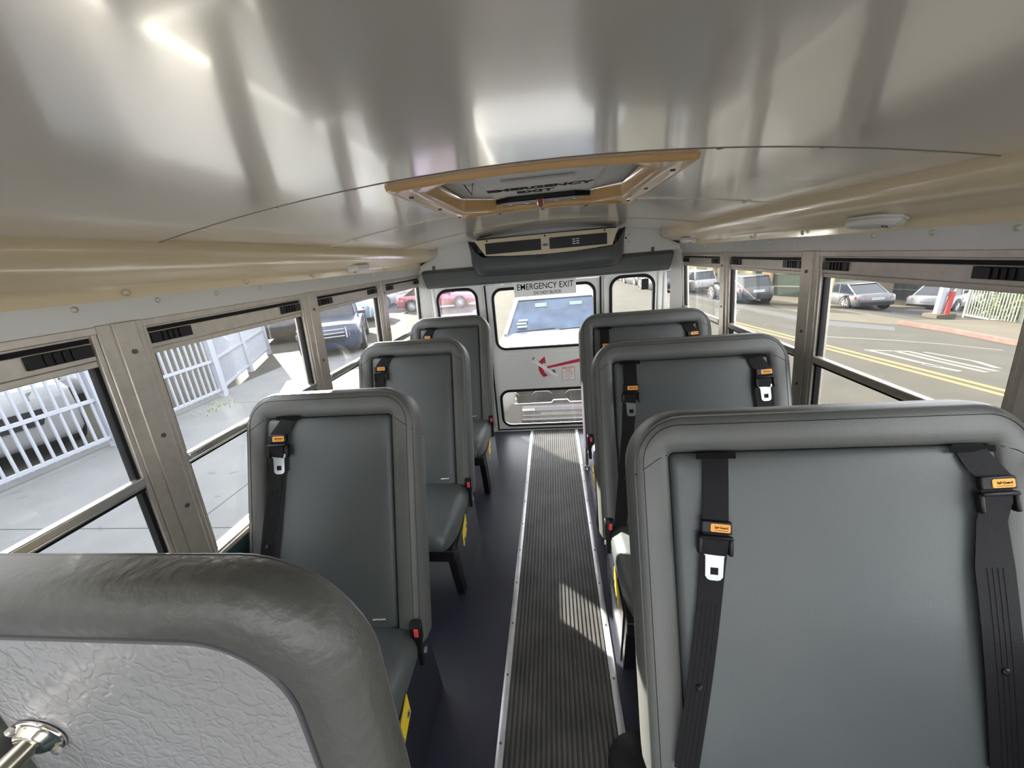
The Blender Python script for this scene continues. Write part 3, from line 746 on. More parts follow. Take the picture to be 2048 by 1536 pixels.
def belt(seat, yj, xt, zt, xl, zl, xb, zb, full=True, tongue=True, w=0.050, lean=0.0, zend=0.36, lower_w=0.052):
    """webbing from the slot (xt,zt) through the keeper at (xl,zl) and down to (xb,zb)"""
    d0 = 0.012
    pts = [(xt, zt + 0.012, -0.004), (xt, zt - 0.004, 0.006), (xt + (xl - xt) * 0.4, zt + (zl - zt) * 0.45, d0), (xl, zl + 0.012, d0 + 0.010), (xl - 0.004, zl - 0.03, d0 + 0.014), (xl - 0.010, zl - 0.075, d0 + 0.006)]
    n = 7
    for k in range(1, n + 1):
        t = k / n
        pts.append((xl - 0.012 + (xb - xl + 0.012) * t ** 1.05, zl - 0.10 + (zb - zl + 0.10) * t, d0 + 0.004 + 0.006 * math.sin(t * PI)))
    P = [bp(yj, *p) for p in pts]
    wd = []
    for i in range(len(P)):
        dv = (P[min(i + 1, len(P) - 1)] - P[max(i - 1, 0)]).normalized()
        wd.append(dv.cross(NF).normalized())
    ws = [w] * 5 + [w] + [lower_w] * (n)
    mb = MB(); mb.ribbon(P, wd, ws, 0.0016, NF)
    sb = mk('seat_belt', mb, WEB, seat, smooth=50, label='black webbing belt with metal tongue')
    # ribs on the webbing
    mb = MB()
    for o_ in (-0.015, -0.005, 0.005, 0.015):
        mb.tube([P[i] + wd[i] * o_ + NF * 0.0017 for i in range(6, len(P))], 0.0009, 4)
    mk('webbing_rib', mb, WEB, sb)
    # slot in the pad
    mb = MB(); mb.ribbon([bp(yj, xt - 0.042, zt + 0.004, 0.0062), bp(yj, xt + 0.045, zt + 0.003, 0.0062)], (0, ST, CT), 0.014, 0.001, NF); mk('slot', mb, INK, sb)
    # keeper with orange tag
    ang = lean
    def K(a, b, d): # local frame of the hardware
        ca, sa = math.cos(ang), math.sin(ang)
        return bp(yj, xl + a * ca - b * sa, zl + a * sa + b * ca, d)
    def kbox(mb, a0, a1, b0, b1, d0_, d1_):
        mb.loft([[K(a0, b0, d), K(a1, b0, d), K(a1, b1, d), K(a0, b1, d)] for d in (d0_, d1_)])
    mb = MB(); kbox(mb, -0.033, 0.033, -0.012, 0.014, 0.016, 0.030); mk('keeper', mb, BLK, sb, bevel=0.003)
    mb = MB(); mb.loft([[K(a, b, d) for a, b in rrect(-0.014, 0.028, -0.008, 0.009, 0.003, 3)] for d in (0.030, 0.0312)])
    tg = mk('belt_tag', mb, ORG, sb, smooth=0, label='orange tag')
    c0 = K(0.0085, 0.0015, 0.0314); ex = (K(1, 0, 0) - K(0, 0, 0)).normalized(); ey = (K(0, 1, 0) - K(0, 0, 0)).normalized(); ez = NF
    Mx = Matrix(((ex.x, ey.x, ez.x, c0.x), (ex.y, ey.y, ez.y, c0.y), (ex.z, ey.z, ez.z, c0.z), (0, 0, 0, 1)))
    t1 = text_mb('SafeGuard', 0.0078, Mx, 0.0001, 0.0002, sx=0.9)
    t1.tube([K(-0.006, -0.0045, 0.0316), K(0.023, -0.0045, 0.0316)], 0.0004, 4)
    mk('tag_lettering', t1, INK, tg, smooth=0)
    # adjuster frame: two bars and side cheeks
    mb = MB()
    kbox(mb, -0.036, 0.036, -0.024, -0.016, 0.018, 0.034)
    kbox(mb, -0.038, -0.028, -0.058, -0.018, 0.014, 0.030); kbox(mb, 0.028, 0.038, -0.058, -0.018, 0.014, 0.030)
    kbox(mb, -0.030, 0.030, -0.046, -0.024, 0.012, 0.024)
    mk('adjuster', mb, BLK, sb, bevel=0.004)
    if tongue:
        # flat steel tongue with a square latch hole
        mb = MB()
        zt0, zt1 = -0.048, -0.112
        out = [(-0.027, zt0), (0.027, zt0), (0.026, -0.056), (0.020, -0.062), (0.019, -0.104), (0.014, -0.110), (0.008, zt1), (-0.008, zt1), (-0.014, -0.110), (-0.019, -0.104), (-0.020, -0.062), (-0.026, -0.056)]
        h0 = (-0.0085, 0.0085, -0.100, -0.085)
        def tri(d):
            O = [K(a, b, d) for a, b in out]; return O
        for d in (0.020, 0.0225):
            O = [mb.bm.verts.new(p) for p in tri(d)]
            H = [mb.bm.verts.new(K(a, b, d)) for a, b in ((-0.0085, -0.085), (0.0085, -0.085), (0.0085, -0.100), (-0.0085, -0.100))]
            mb.bm.faces.new([O[0], O[1], O[2], O[3], H[1], H[0], O[10], O[11]])
            mb.bm.faces.new([O[3], O[4], H[2], H[1]]); mb.bm.faces.new([O[4], O[5], O[6], O[7], O[8], O[9], H[3], H[2]]); mb.bm.faces.new([O[9], O[10], H[0], H[3]])
        mb.loft([[K(a, b, d) for a, b in out] for d in (0.020, 0.0225)], True, False, False)
        mb.loft([[K(a, b, d) for a, b in ((-0.0085, -0.085), (0.0085, -0.085), (0.0085, -0.100), (-0.0085, -0.100))] for d in (0.020, 0.0225)], True, False, False)
        mk('tongue', mb, STEEL, sb, smooth=0, label='bright steel tongue')
    k = 9
    mb = MB(); mb.lathe(P[k] + NF * 0.0015, NF, [(0.008, 0), (0.008, 0.003), (0.005, 0.006), (0.0, 0.0065)], 14); mk('stop_button', mb, BLK, sb)
    return sb
def seat_frame(seat, yj, x0, x1, aisle, wallx):
    xa = x1 - 0.03 if aisle > 0 else x0 + 0.03
    yf = yj - 0.40
    mb = MB(); mb.box(x0 + 0.01, x1 - 0.01, yf + 0.01, yf + 0.045, 0.265, 0.325); mb.box(x0 + 0.01, x1 - 0.01, yj - 0.02, yj + 0.02, 0.27, 0.325)
    mb.box(x0 + 0.012, x1 - 0.012, yf + 0.04, yj, 0.300, 0.322)
    mk('seat_frame', mb, BLK, seat, bevel=0.004)
    for (yt, yb) in ((yf + 0.02, yf + 0.085), (yj + 0.0, yj + 0.06)):
        mb = MB(); mb.loft([[(xa - 0.019, yt, 0.30), (xa + 0.019, yt, 0.30), (xa + 0.019, yt + 0.04, 0.30), (xa - 0.019, yt + 0.04, 0.30)],
                            [(xa - 0.019, yb, 0.0), (xa + 0.019, yb, 0.0), (xa + 0.019, yb + 0.04, 0.0), (xa - 0.019, yb + 0.04, 0.0)]])
        mk('leg', mb, BLK, seat, bevel=0.003)
    sx = aisle * 0.021
    mb = MB(); mb.prism([(xa + sx, yf + 0.06, 0.315), (xa + sx, yj + 0.06, 0.345), (xa + sx, yj + 0.10, 0.002), (xa + sx, yf + 0.12, 0.002)], (aisle * 0.004, 0, 0))
    mk('side_panel', mb, PANELB, seat)
    # yellow warning sticker on the panel
    xs = xa + sx + aisle * 0.0065
    def stk(x): return [(x, yj - 0.150, 0.345), (x, yj - 0.235, 0.300), (x, yj - 0.240, 0.225), (x, yj - 0.150, 0.268)]
    mb = MB(); mb.prism(stk(xa + sx + aisle * 0.004), (aisle * 0.003, 0, 0)); st = mk('warning_sticker', mb, YEL, seat, smooth=0, label='yellow sticker with black and white symbols')
    mb = MB()
    for k, (yy, zz) in enumerate(((yj - 0.165, 0.283), (yj - 0.222, 0.252))):
        mb.disc((xs + aisle * 0.0005, yy, zz), (aisle, 0, 0), 0.011, 0.001, 12)
    mk_each('symbol_disc', mb, WHITEP, st, smooth=0)
    mb = MB()
    for k, (yy, zz) in enumerate(((yj - 0.165, 0.283), (yj - 0.222, 0.252))):
        mb.prism([(xs + aisle * 0.0016, yy - 0.005, zz - 0.008), (xs + aisle * 0.0016, yy + 0.006, zz - 0.002), (xs + aisle * 0.0016, yy + 0.001, zz + 0.008), (xs + aisle * 0.0016, yy - 0.004, zz + 0.003)], (aisle * 0.0006, 0, 0))
    mk_each('symbol', mb, INK, st, smooth=0)
def buckle(seat, yj, xe, aisle, dz=0.0):
    """upright buckle between cushion and back at the aisle edge"""
    c = Vector((xe, yj - 0.012, 0.43 + dz))
    mb = MB(); up = Vector((0, 0.10, 1)).normalized()
    def q(a, b, h): return c + Vector((a, b, 0)) + up * h
    mb.loft([[q(-0.012, -0.010, -0.13), q(0.012, -0.010, -0.13), q(0.012, 0.008, -0.13), q(-0.012, 0.008, -0.13)],
             [q(-0.014, -0.012, -0.045), q(0.014, -0.012, -0.045), q(0.014, 0.010, -0.045), q(-0.014, 0.010, -0.045)],
             [q(-0.018, -0.014, -0.03), q(0.018, -0.014, -0.03), q(0.018, 0.012, -0.03), q(-0.018, 0.012, -0.03)],
             [q(-0.018, -0.014, 0.018), q(0.018, -0.014, 0.018), q(0.018, 0.012, 0.028), q(-0.018, 0.012, 0.028)]])
    b = mk('buckle', mb, BLK, seat, bevel=0.003)
    mb = MB(); mb.loft([[q(-0.003, -0.0165, -0.012), q(0.012, -0.0165, -0.012), q(0.012, -0.0165, 0.013), q(-0.003, -0.0165, 0.013)], [q(-0.003, -0.0125, -0.012), q(0.012, -0.0125, -0.012), q(0.012, -0.0125, 0.018), q(-0.003, -0.0125, 0.018)]])
    mk('release_button', mb, REDB, b, bevel=0.003, label='red release button')
    mb = MB(); mb.disc((xe + aisle * 0.012, yj - 0.005, 0.335), (aisle, 0, 0), 0.010, 0.005, 12); mk('buckle_bolt', mb, RIM, b)

LEFTS = [(0.92, 'nearest to the crash barrier', 1), (1.768, 'middle one of three', 1), (2.615, 'farthest back', 1)]
for i, (yj, lab, _) in enumerate(LEFTS):
    st = thing('bus_seat', 'single grey bus seat with one belt, left row, ' + lab, 'bus seat', (-0.75, yj - 0.2, 0), 0, 'left row bus seats')
    X0, X1 = -1.058, -0.438
    seat_back(st, yj, X0, X1)
    cushion(st, yj, X0 + 0.03, -0.452, 1)
    seat_frame(st, yj, X0 + 0.03, -0.447, 1, -1.1)
    belt(st, yj, -0.886, 1.083, -0.912, 1.022, -0.985, 0.50, lean=0.02, tongue=(i == 0), w=0.052)
    buckle(st, yj, -0.452, 1)
    mb = MB(); mb.tube([bp(yj, -0.60, 0.452, 0.0072), bp(yj, -0.555, 0.454, 0.0072)], 0.004, 6); mk('tether_slot', mb, ALUB, st)
RIGHTS = [(0.605, 0.208, 1.066, 'nearest one'), (1.425, 0.200, 1.010, 'middle one of three'), (2.245, 0.200, 1.005, 'farthest back')]
for i, (yj, X0, X1, lab) in enumerate(RIGHTS):
    st = thing('bus_seat', 'wide grey bus seat with two belts, right row, ' + lab, 'bus seat', (0.64, yj - 0.2, 0), 0, 'right row bus seats')
    seat_back(st, yj, X0, X1, rimw=0.088)
    cushion(st, yj, 0.235, X1 - 0.005, -1, -0.022 if i == 0 else 0.0)
    seat_frame(st, yj, 0.230, X1 - 0.01, -1, 1.1)
    lz = 0.928 if i == 0 else 0.972
    belt(st, yj, X0 + 0.186 - (0.03 if i else 0), 1.072, X0 + 0.172 - (0.02 if i else 0), lz, X0 + 0.078, 0.42, lean=-0.10 if i == 0 else -0.02, w=0.056, lower_w=0.052)
    rx = X1 - 0.147
    belt(st, yj, rx, 1.072, rx + 0.024, 1.010, rx + 0.01 if i == 0 else rx + 0.10, 0.45, lean=0.04, tongue=(i == 1), w=0.058, lower_w=0.075 if i == 0 else 0.054)
    buckle(st, yj - (0.03 if i == 0 else 0), 0.232, -1, -0.055 if i == 0 else 0.0)
    if i == 2:
        mb = MB(); mb.tube([(0.236, 2.60, 0.0), (0.236, 2.60, 0.40)], 0.0125, 14)
        mb.lathe((0.236, 2.60, 0.0), (0, 0, 1), [(0.022, 0), (0.022, 0.004), (0.018, 0.010), (0.016, 0.03), (0.0125, 0.032)], 20)
        mk('chrome_leg', mb, CHROME, st, label='chrome tube leg on a round flange')

# ------------------------------------------------------------------ crash barrier at the lower left
YB = 0.42
br = thing('crash_barrier', 'padded grey crash barrier with wrinkled light grey panel at the front of the left row', 'barrier', (-0.70, YB + 0.03, 0))
bx0, bx1, bz1 = -1.085, -0.298, 1.112
def bcont(ins, seg=12):
    r = 0.175; k = max(0.12, 1 - ins / 0.20)
    rr = max(0.02, 0.21 - ins * 0.45)
    x0_, x1_, z0_, z1_ = bx0 + ins * 0.12, bx1 - ins * 1.12, 0.30 + ins * 0.4, bz1 - ins
    pts = []
    for cx, cc, a0, r_ in ((x1_ - 0.02, z0_ + 0.02, 270, 0.02), (x1_ - rr, z1_ - rr, 0, rr), (x0_ + 0.03, z1_ - 0.03, 90, 0.03), (x0_ + 0.02, z0_ + 0.02, 180, 0.02)):
        for k_ in range(seg + 1):
            a_ = math.radians(a0 + 90 * k_ / seg); pts.append((cx + r_ * math.cos(a_), cc + r_ * math.sin(a_)))
    return pts
mb = MB(); rings = []
for ins, d in ((0.03, 0.075), (0.004, 0.070), (0.0, 0.055), (0.001, 0.012), (0.006, 0.0), (0.030, -0.020), (0.060, -0.026), (0.090, -0.018), (0.108, -0.004), (0.113, 0.008)):
    rings.append([(a, YB + d, b) for a, b in bcont(ins)])
mb.loft(rings, True, True, False)
mk('padded_rim', mb, BARR, br, smooth=60)
for ins, d, r_ in ((0.113, -0.004, 0.005), (0.006, 0.071, 0.0035)):
    c = bcont(ins); mb = MB(); mb.tube([(a, YB + d, b) for a, b in c[:39]], r_, 8); mk('piping', mb, PIPE if ins > 0.05 else PIPE, br)
mb = MB(); rings = []
for ins, d in ((0.112, 0.008), (0.118, 0.0), (0.13, -0.003), (0.19, -0.004)):
    rings.append([(a, YB + d, b) for a, b in bcont(ins)])
mb.loft(rings, True, False, True)
mk('barrier_panel', mb, BARP, br, smooth=60)
mb = MB(); mb.box(-1.03, -0.98, YB + 0.02, YB + 0.06, 0, 0.31); mk('leg', mb, BLK, br)
mb = MB(); mb.box(-0.42, -0.37, YB + 0.02, YB + 0.06, 0, 0.31); mk('leg', mb, BLK, br)
# grab rail with flange clamp bolted to the barrier
gr = thing('grab_rail', 'chrome grab rail and clamp flange bolted to the crash barrier panel', 'grab rail', (-0.93, YB - 0.01, 0.65))
c = CAM + (Vector((-1.045, YB, 0.705)) - CAM) * 0.955
n = Vector((0, -1, 0))
mb = MB(); mb.lathe(c + Vector((0, 0.013, 0)), n, [(0.052, 0), (0.052, 0.006), (0.040, 0.010), (0.032, 0.018), (0.026, 0.020)], 28)
for v in mb.bm.verts:
    v.co.x = c.x + (v.co.x - c.x) * 1.15; v.co.z = c.z + (v.co.z - c.z) * 0.8
mk('flange', mb, CHROME, gr, bevel=0.002)
mb = MB(); mb.tube([c, c + Vector((-0.01, -0.05, -0.012)), c + Vector((-0.05, -0.10, -0.04)), c + Vector((-0.11, -0.14, -0.08))], 0.019, 18); mk('rail', mb, mat('dull_steel', (0.30, 0.28, 0.22), 0.25, 0.9), gr)
mb = MB(); mb.lathe(c + Vector((0.045, 0.004, -0.020)), n, [(0.009, 0), (0.009, 0.007), (0.004, 0.009)], 6)
mb.lathe(c + Vector((-0.035, 0.004, 0.026)), n, [(0.009, 0), (0.009, 0.007), (0.004, 0.009)], 6); mk_each('bolt', mb, ALUB, gr)

# ------------------------------------------------------------------ outside: ground
ZG = -0.85
def gmat(name, col, col2, scale=2.0, rough=0.9):
    return mat(name, col, rough, bump=(60, 0.4, 6), noise=(scale, col2, 0.8), spec=0.15)
ASPH = gmat('asphalt', (0.039, 0.037, 0.030), (0.051, 0.047, 0.038), 1.4)
CONC = gmat('pavement_concrete', (0.135, 0.137, 0.137), (0.10, 0.104, 0.106), 1.1)
CONCR = gmat('far_pavement_concrete', (0.077, 0.067, 0.049), (0.060, 0.052, 0.037), 0.8)
PAINTY = mat('road_paint_yellow', (0.158, 0.081, 0.014), 0.7, noise=(6, (0.121, 0.070, 0.023), 0.6))
PAINTW = mat('road_paint_white', (0.098, 0.095, 0.081), 0.7, noise=(5, (0.070, 0.067, 0.056), 0.7))
PAINTR = mat('kerb_paint_red', (0.111, 0.030, 0.023), 0.7, noise=(5, (0.093, 0.065, 0.051), 0.8))
mb = MB(); mb.prism([(-60, -30, ZG), (7.5 + 0.152 * 30, -30, ZG), (7.5 - 0.152 * 90, 90, ZG), (-60, 90, ZG)], (0, 0, -0.2)); struct('ground', mb, ASPH)
mb = MB()
mb.prism([(-1.45, -14, ZG), (-1.45, 7.2, ZG), (-3.2, 12.5, ZG), (-7.6, 12.5, ZG), (-7.6, -14, ZG)], (0, 0, 0.03)); struct('path', mb, CONC)
DARKJS = mat('joint_and_shadow_dark', (0.029, 0.029, 0.028), 0.9)
mb = MB()
mb.box(-3.80, -3.785, -14, 9.5, ZG + 0.029, ZG + 0.0315)
mb.box(-7.30, -7.285, -14, 7.6, ZG + 0.029, ZG + 0.0315)
for y in (-3, 3.0, 6.9, 10.2): mb.box(-7.3, -1.5, y, y + 0.012, ZG + 0.029, ZG + 0.0315)
struct('path', mb, DARKJS)
mb = MB(); rnd = random.Random(21)
for k in range(60):
    x, y = rnd.uniform(-7.2, -2.0), rnd.uniform(0.5, 7.0); l, w_ = rnd.uniform(0.02, 0.09), rnd.uniform(0.008, 0.03); a = rnd.uniform(-0.5, 0.9)
    c_, s_ = math.cos(a), math.sin(a); n_ = 9
    mb.prism([(x + c_ * l * math.cos(2 * PI * i / n_) * (0.7 + 0.3 * rnd.random()) - s_ * w_ * math.sin(2 * PI * i / n_), y + s_ * l * math.cos(2 * PI * i / n_) + c_ * w_ * math.sin(2 * PI * i / n_), ZG + 0.0295) for i in range(n_)], (0, 0, 0.0015))
struct('path', mb, mat('pavement_stain', (0.085, 0.085, 0.09), 0.9))
# yellow patch of paint on the pavement
mb = MB(); mb.prism([(-4.18, 1.92, ZG + 0.0305), (-4.02, 2.12, ZG + 0.0305), (-4.16, 2.20, ZG + 0.0305), (-4.32, 1.98, ZG + 0.0305)], (0, 0, 0.002)); struct('path', mb, mat('faded_yellow_paint', (0.42, 0.37, 0.22), 0.8))

# the street: flat to the ridge line, then falling gently away to the far side
KS = 0.12
def ridge(y): return 7.5 - 0.152 * y
def gz(x, y): return ZG - KS * max(0.0, x + 0.152 * y - 7.5)
def at(px_, py_):
    """the street point seen at a pixel of the photograph"""
    r = R3 @ Vector((px_ - 1024, py_ - 768, F_PX)); t = (ZG - CAM.z) / r.z
    P = CAM + r * t
    if P.x + 0.152 * P.y > 7.5:
        t = (ZG + KS * 7.5 - CAM.z - KS * (CAM.x + 0.152 * CAM.y)) / (r.z + KS * (r.x + 0.152 * r.y)); P = CAM + r * t
    return P
def z_at(P, px_, py_):
    """height of the pixel's sight line above the place P"""
    r = R3 @ Vector((px_ - 1024, py_ - 768, F_PX)); return CAM.z + r.z * math.hypot(P.x - CAM.x, P.y - CAM.y) / math.hypot(r.x, r.y)
mb = MB(); mb.prism([(ridge(-30), -30, ZG), (ridge(90), 90, ZG), (ridge(90) + 50, 90, ZG - KS * 50), (ridge(-30) + 50, -30, ZG - KS * 50)], (0, 0, -0.2)); struct('ground', mb, ASPH)
def stripe(mb, pts, w, up=0.004):
    P = [Vector((p[0], p[1], 0)) for p in pts]
    for a, b in zip(P, P[1:]):
        d = (b - a).normalized(); n_ = Vector((-d.y, d.x, 0)) * w / 2
        mb.prism([Vector((q_.x, q_.y, gz(q_.x, q_.y))) for q_ in (a - n_, a + n_, b + n_, b - n_)], (0, 0, up))
def slab(pts, up, name='path', m_=None):
    mb = MB(); mb.prism([Vector((p[0], p[1], gz(p[0], p[1]) - 0.02)) for p in pts], (0, 0, up + 0.02)); return struct(name, mb, m_)
mb = MB()
ly = lambda y, o=0: (7.10 - 0.152 * y + o, y)
stripe(mb, [ly(-8), ly(13.5)], 0.09); stripe(mb, [ly(-8, 0.20), ly(13.5, 0.20)], 0.09)
struct('ground', mb, PAINTY)
mb = MB()
q = lambda a, b: (1630 + a / 4.9, 540 + b / 4.9)
for w_, path in ((0.09, [(20, 650), (760, 690), (1360, 735)]), (0.09, [(1340, 735), (1850, 790)]),
    (0.14, [(500, 785), (640, 812), (1000, 900), (1230, 950)]), (0.10, [(500, 785), (900, 800)]), (0.13, [(780, 795), (1180, 890), (1690, 1005)]), (0.13, [(900, 795), (1260, 880), (1790, 995)]), (0.12, [(1070, 805), (1570, 895), (1800, 965)]), (0.16, [(1060, 925), (1430, 995)]), (0.12, [(1060, 925), (1230, 950)])):
    stripe(mb, [at(*q(a, b)) for a, b in path], w_)
struct('ground', mb, PAINTW)
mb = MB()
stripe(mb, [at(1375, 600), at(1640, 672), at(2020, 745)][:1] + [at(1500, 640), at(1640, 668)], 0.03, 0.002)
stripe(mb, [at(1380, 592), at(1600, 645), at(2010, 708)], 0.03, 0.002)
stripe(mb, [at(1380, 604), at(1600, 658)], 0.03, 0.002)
stripe(mb, [at(1232, 583), at(1320, 589)], 0.10, 0.002); stripe(mb, [at(1232, 608), at(1320, 616)], 0.05, 0.002); stripe(mb, [at(1232, 572), at(1320, 583)], 0.10, 0.002)  # bands behind the bus: shadow stripes painted onto the street
struct('ground', mb, DARKJS)
slab([at(1380, 588), at(1500, 614), at(1640, 640), at(1790, 654), at(1790, 662), at(1640, 650), at(1500, 621), at(1380, 593)], 0.003, 'ground', mat('gutter_shadow', (0.026, 0.026, 0.027), 0.8))  # dark gutter strip with a shadow band put into its colour
# far kerb and pavement on the right
k1 = [at(2120, 706), at(2015, 688), at(1900, 665), at(1795, 648)]
k1b = [at(2120, 640), at(2015, 655), at(1920, 640), at(1850, 645)]
FARX = Vector((12, 4, 0))
slab([*k1, k1b[-1], k1b[-1] + FARX, k1[0] + FARX], 0.10, m_=CONCR)
slab([p + Vector((-0.02, 0, 0)) for p in k1] + [p + Vector((0.17, 0.02, 0)) for p in k1[::-1]], 0.112, m_=PAINTR)
k2 = [at(1658, 616), at(1540, 610), at(1475, 598), at(1385, 585), at(1330, 572), at(1240, 556)]
slab([*k2, k2[-1] + FARX, k2[0] + FARX], 0.10, m_=CONCR)
slab([at(1850, 645), at(1660, 616), at(1540, 611), at(1660, 640), at(1795, 650)], 0.006, m_=gmat('driveway_concrete', (0.081, 0.072, 0.055), (0.064, 0.057, 0.043)))
slab([at(1880, 620), at(1880, 640), at(1740, 622), at(1690, 617), at(1700, 600), at(1760, 596)], 0.012, m_=gmat('dark_driveway', (0.029, 0.029, 0.030), (0.022, 0.022, 0.024)))  # darker sheet over the inner part of the driveway

# ------------------------------------------------------------------ cars
def wheel(parent, x, y, r, s, spokes=8, w=0.20):
    mb = MB(); mb.lathe((x, y - s * w * 0.5, r), (0, s, 0), [(r * 0.6, 0), (r * 0.96, 0.01), (r, w * 0.25), (r, w * 0.75), (r * 0.96, w - 0.01), (r * 0.68, w), (r * 0.64, w * 0.8)], 28)
    t = mk('wheel', mb, TIRE, parent, local=True)
    mb = MB(); mb.lathe((x, y + s * w * 0.28, r), (0, s, 0), [(r * 0.66, 0), (r * 0.66, 0.02), (r * 0.60, 0.022), (r * 0.58, 0.004)], 24)
    for k in range(spokes):
        a = 2 * PI * k / spokes
        mb.tube([(x, y + s * w * 0.38, r), (x + math.cos(a) * r * 0.61, y + s * w * 0.33, r + math.sin(a) * r * 0.61)], [r * 0.10, r * 0.075], 6)
    mb.lathe((x, y + s * w * 0.34, r), (0, s, 0), [(r * 0.17, 0), (r * 0.15, 0.03), (0, 0.04)], 12)
    mk('rim', mb, RIM, t, local=True)
def car(name, label, cat, loc, rz, kind, paint, L=4.2, W=1.68, H=1.36, group=None, glass=None, rims=8, lz=0.0, lin=0.66):
    """front at +x, origin on the ground"""
    t = thing(name, label, cat, loc, rz, group); h = L / 2; w = W / 2; glass = glass or CGL
    wr = 0.30 if kind == 'sedan' else 0.345
    belt_z = H * (0.62 if kind != 'pickup' else 0.60)
    hood_f, hood_r = (0.50, 0.58) if kind == 'sedan' else (0.56, 0.62)
    # greenhouse limits along x (base front, roof front, roof rear, base rear)
    G = {'sedan': (0.42, 0.12, -0.42, -0.80), 'suv': (0.42, 0.20, -0.80, -0.95), 'pickup': (0.36, 0.16, -0.12, -0.22)}[kind]
    bf, rf, rr, br_ = [g * h for g in G]
    st = []
    def ztop(x):
        if x >= bf: u_ = (x - bf) / (h - bf); return (H * hood_r) * (1 - u_) + H * hood_f * u_ - 0.02 * u_ * u_
        if x <= br_: return belt_z * (1.0 if kind != 'sedan' else 1.03)
        return belt_z
    xs = [-h, -h + 0.05, -h + 0.2, -h * 0.78, br_, -0.3 * h, 0, bf, h * 0.62, h * 0.8, h - 0.2, h - 0.06, h]
    xs = sorted(set(xs))
    for x in xs:
        e = (abs(x) / h); wn_ = w * (1 - 0.16 * max(0, (e - 0.75) / 0.25) ** 2)
        zt = ztop(x); zb = 0.20 + 0.06 * max(0, (e - 0.8) / 0.2)
        if abs(abs(x) - h) < 1e-6: zt -= 0.10; zb += 0.08; wn_ *= 0.96
        zm = (zb + zt) / 2
        half = [(wn_ * 0.90, zb), (wn_ * 0.985, zb + 0.10), (wn_, zm), (wn_ * 0.985, zt - 0.12), (wn_ * 0.93, zt - 0.03), (wn_ * 0.80, zt), (wn_ * 0.4, zt + 0.012)]
        st.append([(x, y, z) for y, z in half] + [(x, -y, z) for y, z in half[::-1]])
    mb = MB(); mb.loft(st); mk('body', mb, paint, t, local=True, smooth=50)
    # greenhouse glass
    wz, wt = w * 0.86, w * 0.70
    zb_, zt_ = belt_z - 0.01, H - 0.045
    mb = MB(); mb.loft([[(bf, -wz * 0.92, zb_), (bf, wz * 0.92, zb_), (br_, wz * 0.92, zb_), (br_, -wz * 0.92, zb_)], [(rf, -wt, zt_), (rf, wt, zt_), (rr, wt, zt_), (rr, -wt, zt_)]])
    mk('windows', mb, glass, t, local=True, smooth=0)
    mb = MB(); mb.loft([[(rf + 0.06, -wt - 0.01, zt_), (rf + 0.06, wt + 0.01, zt_), (rr - 0.06, wt + 0.01, zt_), (rr - 0.06, -wt - 0.01, zt_)], [(rf - 0.05, -wt * 0.93, H - 0.01), (rf - 0.05, wt * 0.93, H - 0.01), (rr + 0.05, wt * 0.93, H - 0.01), (rr + 0.05, -wt * 0.93, H - 0.01)], [(rf - 0.3, -wt * 0.6, H), (rf - 0.3, wt * 0.6, H), (rr + 0.2, wt * 0.6, H), (rr + 0.2, -wt * 0.6, H)]])
    for s in (-1, 1):
        for (xb, xt_) in ((bf, rf), (br_, rr), ((bf + br_) / 2 - 0.05, (rf + rr) / 2)):
            mb.tube([(xb, s * wz * 0.93, zb_), (xt_, s * wt, zt_)], 0.030, 6)
    mk('roof', mb, paint, t, local=True, smooth=50)
    for s in (-1, 1):
        for x in (h * 0.64, -h * 0.60):
            mb = MB(); mb.lathe((x, s * (w * 0.93), wr * 1.06), (0, s, 0), [(wr * 1.20, 0), (wr * 1.20, w * 0.085), (wr * 1.10, w * 0.087)], 28); mk('wheel_arch', mb, GRL, t, local=True)
            wheel(t, x, s * (w - 0.06), wr, s, rims)
        mb = MB(); mb.loft([[(h - 0.34, s * w * 0.90, H * (0.44 + lz)), (h - 0.04, s * w * lin, H * (0.42 + lz)), (h - 0.05, s * w * lin, H * (0.36 + lz)), (h - 0.30, s * w * 0.90, H * (0.37 + lz))], [(h - 0.32, s * w * 0.985, H * (0.44 + lz)), (h + 0.012, s * w * (lin - 0.04), H * (0.42 + lz)), (h + 0.012, s * w * (lin - 0.04), H * (0.36 + lz)), (h - 0.28, s * w * 0.99, H * (0.37 + lz))]])
        mk('headlamp', mb, LAMP, t, local=True, smooth=30)
        mb = MB(); mb.loft([[(-h + 0.25, s * w * 0.90, H * 0.58), (-h + 0.02, s * w * 0.62, H * 0.57), (-h + 0.02, s * w * 0.62, H * 0.47), (-h + 0.22, s * w * 0.90, H * 0.49)], [(-h + 0.22, s * w * 0.985, H * 0.58), (-h - 0.012, s * w * 0.60, H * 0.57), (-h - 0.012, s * w * 0.60, H * 0.47), (-h + 0.2, s * w * 0.99, H * 0.49)]])
        mk('tail_lamp', mb, TAIL, t, local=True, smooth=30)
        mb = MB(); mb.loft([[(bf - 0.12, s * wz, belt_z + 0.02), (bf - 0.02, s * wz, belt_z + 0.02), (bf - 0.02, s * wz, belt_z + 0.12), (bf - 0.12, s * wz, belt_z + 0.12)], [(bf - 0.14, s * (w + 0.14), belt_z + 0.03), (bf - 0.03, s * (w + 0.12), belt_z + 0.03), (bf - 0.03, s * (w + 0.12), belt_z + 0.13), (bf - 0.14, s * (w + 0.14), belt_z + 0.13)]])
        mk('mirror', mb, paint, t, local=True, bevel=0.01)
        mb = MB()
        for x in (h * 0.36, -0.02 * h, -h * 0.40): mb.box(x - 0.004, x + 0.004, *sorted((s * w * 0.97, s * (w * 1.0 + 0.003))), 0.32, belt_z - 0.1)
        mk('door_seam', mb, GRL, t, local=True)
